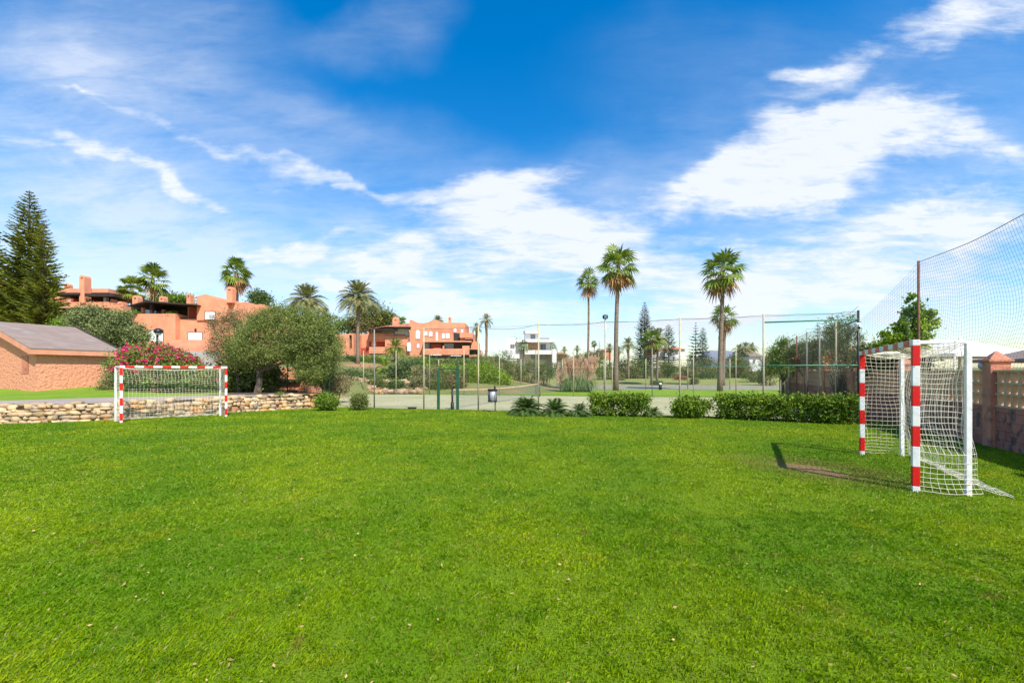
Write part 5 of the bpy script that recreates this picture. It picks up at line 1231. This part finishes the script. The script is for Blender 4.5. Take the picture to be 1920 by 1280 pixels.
# background belt: each its own thing
belt = [ # px, ytop, ybot, halfwidth, Y, material, label
 (905, 655, 715, 26, 70, 'mid', 'mid green tree left of the white villa under the slender palms'),
 (938, 648, 716, 20, 72, 'dark', 'dark bushy tree touching the left side of the white villa'),
 (925, 676, 722, 34, 56, 'scrub', 'grey green thicket behind the lime shrub'),
 (960, 671, 722, 28, 54, 'mid', 'tall hedge thicket in front of the white villa, left half'),
 (992, 670, 720, 28, 55, 'mid', 'tall hedge thicket in front of the white villa, middle'),
 (1022, 674, 716, 22, 56, 'dark', 'dark rounded shrub left of the pampas grass'),
 (966, 628, 660, 13, 112, 'fresh', 'dark green pine top behind the white villa roof'),
 (1036, 640, 665, 10, 103, 'mid', 'round tree against the right side of the white villa'),
 (1075, 664, 692, 24, 110, 'scrub', 'low brown green trees right of the villa'),
 (1050, 658, 690, 22, 120, 'twig', 'brownish trees on the skyline right of the villa'),
 (1098, 656, 690, 26, 125, 'scrub', 'skyline trees behind the pampas plumes'),
 (1128, 663, 715, 16, 75, 'fresh', 'leafy green thicket right of the pampas grass'),
 (1145, 672, 716, 20, 76, 'dark', 'dark thicket behind the tallest palm trunk'),
 (1123, 652, 676, 12, 110, 'twig', 'small reddish tree between the two left tall palms'),
 (1178, 664, 714, 26, 80, 'mid', 'olive green thicket right of the tallest palm'),
 (1205, 668, 714, 24, 80, 'dark', 'dark thicket under the tall grey conifer'),
 (1240, 670, 714, 22, 82, 'mid', 'thicket under the twin rusty palms'),
 (1262, 678, 714, 20, 82, 'dark', 'dark shrub left of the bare cream fence post'),
 (1297, 668, 712, 24, 84, 'scrub', 'rounded olive tree below the slim conifers'),
 (1330, 664, 712, 24, 84, 'mid', 'broad olive green tree left of the third tall palm'),
 (1372, 660, 712, 30, 84, 'mid', 'broad dark olive tree right of the third tall palm'),
 (1398, 672, 712, 18, 82, 'scrub', 'rounded bush left of the white cottage'),
 (1305, 660, 690, 16, 100, 'dark', 'far tree at the foot of the slim conifers'),
 (1440, 668, 735, 18, 60, 'scrub', 'grey shrub behind the corner of the court fence'),
 (1276, 704, 714, 18, 75, 'redleaf', 'low red leaved shrub at the edge of the dry lawn'),
 (1160, 703, 716, 12, 74, 'twig', 'low dry shrub by the base of the distant posts'),
 (1300, 708, 721, 11, 66, 'scrub', 'small round grey shrub on the dry lawn'),
 (1232, 714, 721, 12, 62, 'dark', 'dark low planting around the twin palm trunks'),
 (1415, 690, 715, 30, 70, 'dark', 'dark hedge below the white cottage'),
 (1340, 694, 713, 40, 78, 'dark', 'long dark hedge behind the third tall palm'),
]
for px, yt, yb, hw, Y, m, lab in belt:
    cy = (yt+yb)/2; hh = (yb-yt)/2; rs = random.Random(px); bl = [(px, cy+hh*.15, hw*.8, hh*.85)]
    for k in range(4): bl.append((px+rs.uniform(-.6, .6)*hw, cy+rs.uniform(-.35, .4)*hh, hw*rs.uniform(.35, .5), hh*rs.uniform(.45, .6)))
    pm_ = Y/F; area = hw*hh*pm_*pm_
    nc = int(clamp(area*11, 60, 330)); cs = clamp(.32*sqrt(hw*hh)*pm_, .35, 1.0)
    S('thicket' if hh < 30 else 'thick_tree', Y, bl, nc, 60, cs, cs*.26, m, lab, cat='shrub', zmin=Z(yb, Y)-.3)
norfolk((X(1209, 84), 84, .2), Z(566, 84), 3.1, 'tall grey green conifer right of the tallest palm', nlev=34, seed=21, low=.15, m=MAT['norfolkfar'], prof=.75, nb=6, tw=12)
norfolk((X(1254, 90), 90, .2), Z(608, 90), 2.4, 'smaller rounded conifer right of the tall grey one', nlev=24, seed=22, low=.2, m=MAT['norfolkfar'], prof=.5, nb=6, tw=11)
norfolk((X(1304.5, 92), 92, .3), Z(604, 92), 2.7, 'slim sparse conifer with widely spaced tiers', nlev=13, seed=23, low=.3, m=MAT['norfolkfar'], prof=1.0, sparse=.85, nb=6, tw=14)
norfolk((X(1318, 95), 95, .3), Z(613, 95), 2.0, 'rounded conifer just right of the sparse tiered one', nlev=24, seed=24, low=.25, m=MAT['norfolkfar'], prof=.5, nb=6, tw=10)
norfolk((X(1124, 150), 150, 2), Z(636, 150), 2.0, 'tiny faint conifer on the skyline between palm trunks', nlev=9, seed=25, low=.35, m=MAT['norfolkfar'], prof=1.0, nb=5, tw=8)
norfolk((X(1533, 40), 40, 0), Z(604, 40), .9, 'thin tiered conifer seen through the end fence', nlev=14, seed=26, low=.3, m=MAT['norfolkfar'], prof=.6, nb=5, tw=9)
# tall washingtonias
fan_palm((X(1154, 44), 44, -.34), W(1159, 495, 44), 2.5, 'tallest fan palm with long trunk and brown hanging fronds, right of the floodlight', seed=40, nl=28, dry=13, tr=.22, skirt=1.2, seg=13)
fan_palm((X(1350, 43), 43, -.34), W(1355, 505, 43), 2.6, 'tall fan palm standing alone right of centre with rusty skirt', seed=41, nl=29, dry=12, tr=.21, skirt=1.0, seg=13)
fan_palm((X(1103, 52), 52, -.34), W(1103, 526, 52), 1.85, 'slender tall fan palm behind the pampas grass', seed=42, nl=25, dry=8, tr=.13, skirt=1.0, seg=12)
fan_palm((X(1355, 60), 60, -.3), W(1358, 592, 60), 2.3, 'shorter fan palm partly hidden behind the lone tall palm', seed=43, nl=26, dry=8, tr=.26, skirt=.9, seg=12)
fan_palm((X(1222, 63), 63, -.3), W(1221, 634, 63), 2.0, 'rusty palm with pale trunk, left one of the twin palms', seed=44, nl=24, dry=20, tr=.17, skirt=1.1)
date_palm((X(1232, 64), 64, -.3), W(1234, 633, 64), 2.2, 'green topped palm, right one of the twin palms', seed=45, nf=36, tr=.17, low=-50, hi=88)
date_palm((X(1178, 78), 78, 0), W(1178, 646, 78), 2.0, 'low palm with grey green head left of the tall grey conifer', seed=46, nf=34, tr=.2, low=-20)
fan_palm((X(1114, 130), 130, 1), W(1114, 643, 130), 1.2, 'tiny distant fan palm on the skyline behind the tall trunks', seed=47, nl=20, dry=6, tr=.15)
for px, py, Y, r, lab in ((1386, 655, 95, 2.0, 'distant bushy palm left of the pair above the cottage'), (1398, 652, 92, 2.1, 'distant bushy palm in the middle above the cottage'), (1410, 653, 94, 1.9, 'distant bushy palm directly above the cottage roof')):
    date_palm((X(px, Y), Y, .5), W(px, py, Y), r, lab, seed=px, nf=30, tr=.2, low=-30)
for px, py, Y, r in ((1058, 655, 128, 1.5), (1082, 653, 134, 1.6), (1143, 652, 120, 2.0), (1160, 658, 118, 1.8)):
    date_palm((X(px, Y), Y, 1), W(px, py, Y), r, {1058: 'far small palm on the skyline just right of the villa', 1082: 'far small palm on the skyline above the pampas plumes', 1143: 'far dark palm left of the tallest palm trunk', 1160: 'far dark palm just right of the tallest palm trunk'}[px], seed=px, nf=26, tr=.2, low=-20)
date_palm((X(982, 92), 92, 2.5), W(982, 648, 92), 2.0, 'small palm standing before the timber panel of the villa', seed=50, nf=28, tr=.15, low=-30, g=MAT['mid'])
# pampas grass
def pampas():
    Y = 42.; t = thing('pampas_grass', (X(1080, Y), Y, -.34), 'big clump of pampas grass with pinkish plumes behind the court', 'grass clump')
    rs = random.Random(5); V = []
    for i in range(2600):
        a = rs.uniform(0, 2*pi); r0 = rs.uniform(0, .9); px = rs.uniform(1062, 1102); x0 = X(px, Y)+r0*cos(a)*.5; y0 = Y+r0*sin(a)*.6
        L = rs.uniform(1.0, 2.2)*(1-.3*abs(px-1082)/20); o = rs.uniform(.2, 1.3); w = .022
        p0 = Vector((x0, y0, -.34)); d = Vector((cos(a), sin(a), 0)); s = Vector((-sin(a), cos(a), 0))*w
        p1 = p0+d*o*.45*L*.5+Vector((0, 0, L*.62)); p2 = p0+d*o*.8*L*.6+Vector((0, 0, L*(.85-.25*o))); p3 = p0+d*o*L*.75+Vector((0, 0, L*(.8-.6*o)))
        V += [p0-s, p0+s, p1+s, p1-s, p1-s, p1+s, p2+s*.7, p2-s*.7, p2-s*.7, p2+s*.7, p3+s*.1, p3-s*.1]
    np_mesh('blades', np.array([tuple(v) for v in V]), 4, MAT['pampas'], t)
    V = []; st = MB()
    for i in range(105):
        px = rs.uniform(1042, 1119); x = X(px, Y); y = Y+rs.uniform(-.8, .8); top = Z(lerp(674, 664, clamp((px-1042)/50))+rs.uniform(-1, 24), Y); L = rs.uniform(.55, .9)
        if px < 1055: top -= rs.uniform(.3, 1.6)
        lx = rs.uniform(-.15, .15); cx = X(1082, Y)
        st.tube([(lerp(cx, x, .6), y, .2), (x, y, top-L)], .012, 4, cap=False)
        n = 46
        for k in range(n):
            s = k/n; c = Vector((x+lx*s, y, top-L+L*s)); a = rs.uniform(0, 2*pi); rr = .15*sin(pi*min(s*.9+.1, 1))
            e = c+Vector((cos(a)*rr*1.6+lx*.2, sin(a)*rr*1.6, .16)); q = Vector((-sin(a), cos(a), 0))*.03; m = c.lerp(e, .5)
            V += [c, m+q, e, m-q]
    np_mesh('plumes', np.array([tuple(v) for v in V]), 4, MAT['plume'], t); st.build('stalks', MAT['plume'], t)
pampas()
# ------------------------------------------------------------------ planting along the fence
def gz(x, y): return lawn_z(x, y)
def hedge(px0, px1, yt, yb, Yl, Yr, label, m='hedge', nper=240, gap=0., cat='hedge'):
    """box hedge from picture column px0 to px1; near face at Yl..Yr"""
    a = Vector((X(px0, Yl), Yl)); b = Vector((X(px1, Yr), Yr)); L = (b-a).length; d = (b-a)/L; n = Vector((-d.y, d.x)); D = .75
    z0 = min(lawn_z(*a), lawn_z(*b)); zt0, zt1 = Z(yt[0], Yl), Z(yt[1], Yr)
    t = thing('clipped_hedge', ((a.x+b.x)/2, (a.y+b.y)/2, z0), label, cat)
    N_ = int(nper*L); C = []
    for i in range(N_):
        u = rng.random(); f = rng.random(); zt = lerp(zt0, zt1, u)
        wob = .035*noise.noise((u*L*1.7, 1, 2))
        if f < .45: v, z = 0+.1*rng.random(), z0+.06+(zt-z0-.06)*rng.random()**.8
        elif f < .85: v, z = D*rng.random(), zt-.08*rng.random()
        else: v, z = D-.1*rng.random(), z0+(zt-z0)*rng.random()
        e = .12 if (u < .03 or u > .97) else 0
        lump = noise.noise((u*L*1.3, z*1.6, 5.))
        if f < .45: v -= .16*lump
        if f < .45 and lump < -.28 and rng.random() < .8: continue
        p = a+d*(u*L)+n*(v+(.15*(z < z0+.2) if f < .45 else 0)); C.append((p.x, p.y, z+wob+(.06*lump if f >= .45 else 0)))
    C = np.array(C)
    V = cloud(C, 20, .2, .085, .6, up=.5).reshape(-1, 4, 3); V = V[V[:, :, 2].min(axis=1) > z0-.02]
    np_mesh('foliage', V.reshape(-1, 3), 4, MAT[m], t)
    k = C[:, 2] > np.minimum(zt0, zt1)-.13; V = cloud(C[k][::2], 9, .2, .08, .6, up=.9); np_mesh('young_leaves', V+np.array([0, 0, .03]), 4, MAT['hedgeyellow'], t)
    mb = MB(); rs = random.Random(px0)
    for i in range(int(L*5)):
        u = rs.random(); p = a+d*u*L+n*rs.uniform(.2, .55)
        mb.tube([(p.x, p.y, z0-.05), (p.x+rs.uniform(-.1, .1), p.y-.1, z0+.3), (p.x+rs.uniform(-.25, .25), p.y+rs.uniform(-.2, .2), z0+.6)], [.018, .013, .006], 5)
    mb.build('stems', MAT['bark'], t)
hedge(1108, 1214, (745, 746), 781, 17.2, 16.6, 'clipped leafy hedge between the sago palms, left end hedge')
hedge(1345, 1612, (747, 750), 790, 15.9, 13.9, 'long clipped leafy hedge reaching the right goal')
def ragged(px, Y, blobs, nc, label, m='hedge', L=.09, cs=.22):
    z0 = lawn_z(X(px, Y), Y); return S('garden_shrub', Y, blobs, nc, 34, cs, L, m, label, zmin=z0, wd=.55, up=.5)
ragged(1290, 16.3, [(1285, 757, 21, 11), (1275, 768, 12, 12), (1312, 760, 17, 8), (1300, 772, 16, 8)], 210, 'loose open shrub standing alone between two clipped hedges')
ragged(612, 20.7, [(612, 751, 15, 11), (606, 755, 11, 8), (622, 755, 9, 7)], 190, 'bright round shrub at the lawn edge by the stone wall end', m='fresh')
ragged(675, 20.9, [(674, 754, 13, 9), (674, 749, 10, 7)], 150, 'darker round shrub at the lawn edge right of the bright one', m='mid', L=.08)
for px, py, Y, r, nf, lab in ((987, 764, 17.6, .92, 46, 'sago palm with dark arching leaves nearest the litter bin'), (1041, 765, 17.3, .78, 42, 'sago palm in the middle of the three beside the hedge'), (1087, 773, 17.0, .56, 24, 'smallest sago palm touching the left end of the hedge'), (1226, 774, 16.7, .42, 22, 'small sago palm at the right end of the first hedge')):
    x = X(px, Y); z = lawn_z(x, Y)
    t = date_palm((x, Y, z), (x, Y, z+.16), r*1.12, lab, seed=px, nf=nf+10, tr=.1, name='sago_palm', g=MAT['cycad'], leaf=22, low=2, hi=72, cat='sago palm', lw=.03)
    MB().lathe((x, Y, z-.05), [(.12, 0), (.14, .1), (.11, .22), (0, .26)], 10).build('trunk', MAT['palmtrunk'], t, smooth=True)
# ------------------------------------------------------------------ trees along the right wall
T('poplar_like_tree', 1700, 15.2, [(1700, 640, 22, 10), (1712, 606, 7, 34), (1711, 572, 3, 20), (1730, 626, 7, 16), (1742, 602, 4, 22), (1676, 636, 16, 9), (1652, 646, 12, 6), (1695, 652, 34, 12), (1660, 622, 2, 13), (1692, 616, 6, 20), (1722, 612, 4, 18)], 230, 36, .13, .11, 'lime', 'upright leafy tree behind the right goal under the net pole', z=-.3, tr=.07, fork=.6, nlimb=26, wd=.55, up=.6)
T('shade_tree', 1660, 16.6, [(1660, 668, 40, 20), (1690, 680, 38, 16), (1640, 684, 20, 16)], 200, 70, .4, .13, 'mid', 'dark leafy shrub mass behind the goal above the wall', z=-.4, tr=.08, nlimb=10, wd=.5)
T('thin_tree', 1588, 21, [(1588, 650, 26, 30), (1570, 630, 22, 26), (1600, 640, 14, 24), (1600, 610, 8, 20), (1566, 610, 8, 24)], 120, 45, .24, .10, 'mid', 'thin grey green tree behind the end fence nearest the corner', z=-.35, tr=.09, nlimb=18, wd=.35)
T('orange_tree', 1590, 23, [(1590, 668, 22, 9), (1572, 672, 16, 7)], 70, 60, .35, .13, 'orangeleaf', 'shrub with glowing orange leaves behind the end fence', z=-.3, tr=.05, nlimb=8)
T('olive_row_tree', 1550, 25, [(1548, 655, 28, 26), (1535, 675, 22, 18), (1556, 636, 18, 16)], 120, 50, .28, .11, 'scrub', 'dusty green tree in the row along the boundary wall', z=-.35, tr=.1, nlimb=12, wd=.35)
T('yellow_green_tree', 1515, 27, [(1512, 660, 26, 16), (1498, 668, 20, 16)], 140, 60, .45, .13, 'mid', 'yellowish green tree behind the rusty fence post', z=-.35, tr=.1, nlimb=10)
T('pink_shrub', 1514, 26, [(1514, 678, 16, 8)], 50, 50, .35, .12, 'redleaf', 'pinkish shrub below the yellowish green tree', z=-.35, tr=.05, nlimb=6)
T('bright_tree', 1467, 30, [(1470, 684, 20, 18), (1460, 664, 8, 18), (1482, 668, 9, 14), (1468, 648, 5, 12), (1450, 690, 10, 10), (1495, 690, 12, 12)], 150, 60, .45, .13, 'fresh', 'bright green tree by the far corner of the court fence', z=-.35, tr=.1, nlimb=10)
T('tall_shrub', 1432, 60, [(1440, 680, 14, 14), (1452, 672, 12, 14)], 60, 60, .7, .2, 'scrub', 'dusty shrub behind the corner fence post', z=-.3, tr=.08)
T('bare_tree', 1575, 19.5, [(1575, 700, 30, 30), (1600, 690, 16, 26), (1560, 690, 16, 24)], 70, 14, .4, .08, 'twig', 'nearly bare grey shrub in front of the boundary wall', z=-.35, tr=.06, nlimb=60, fork=.25)
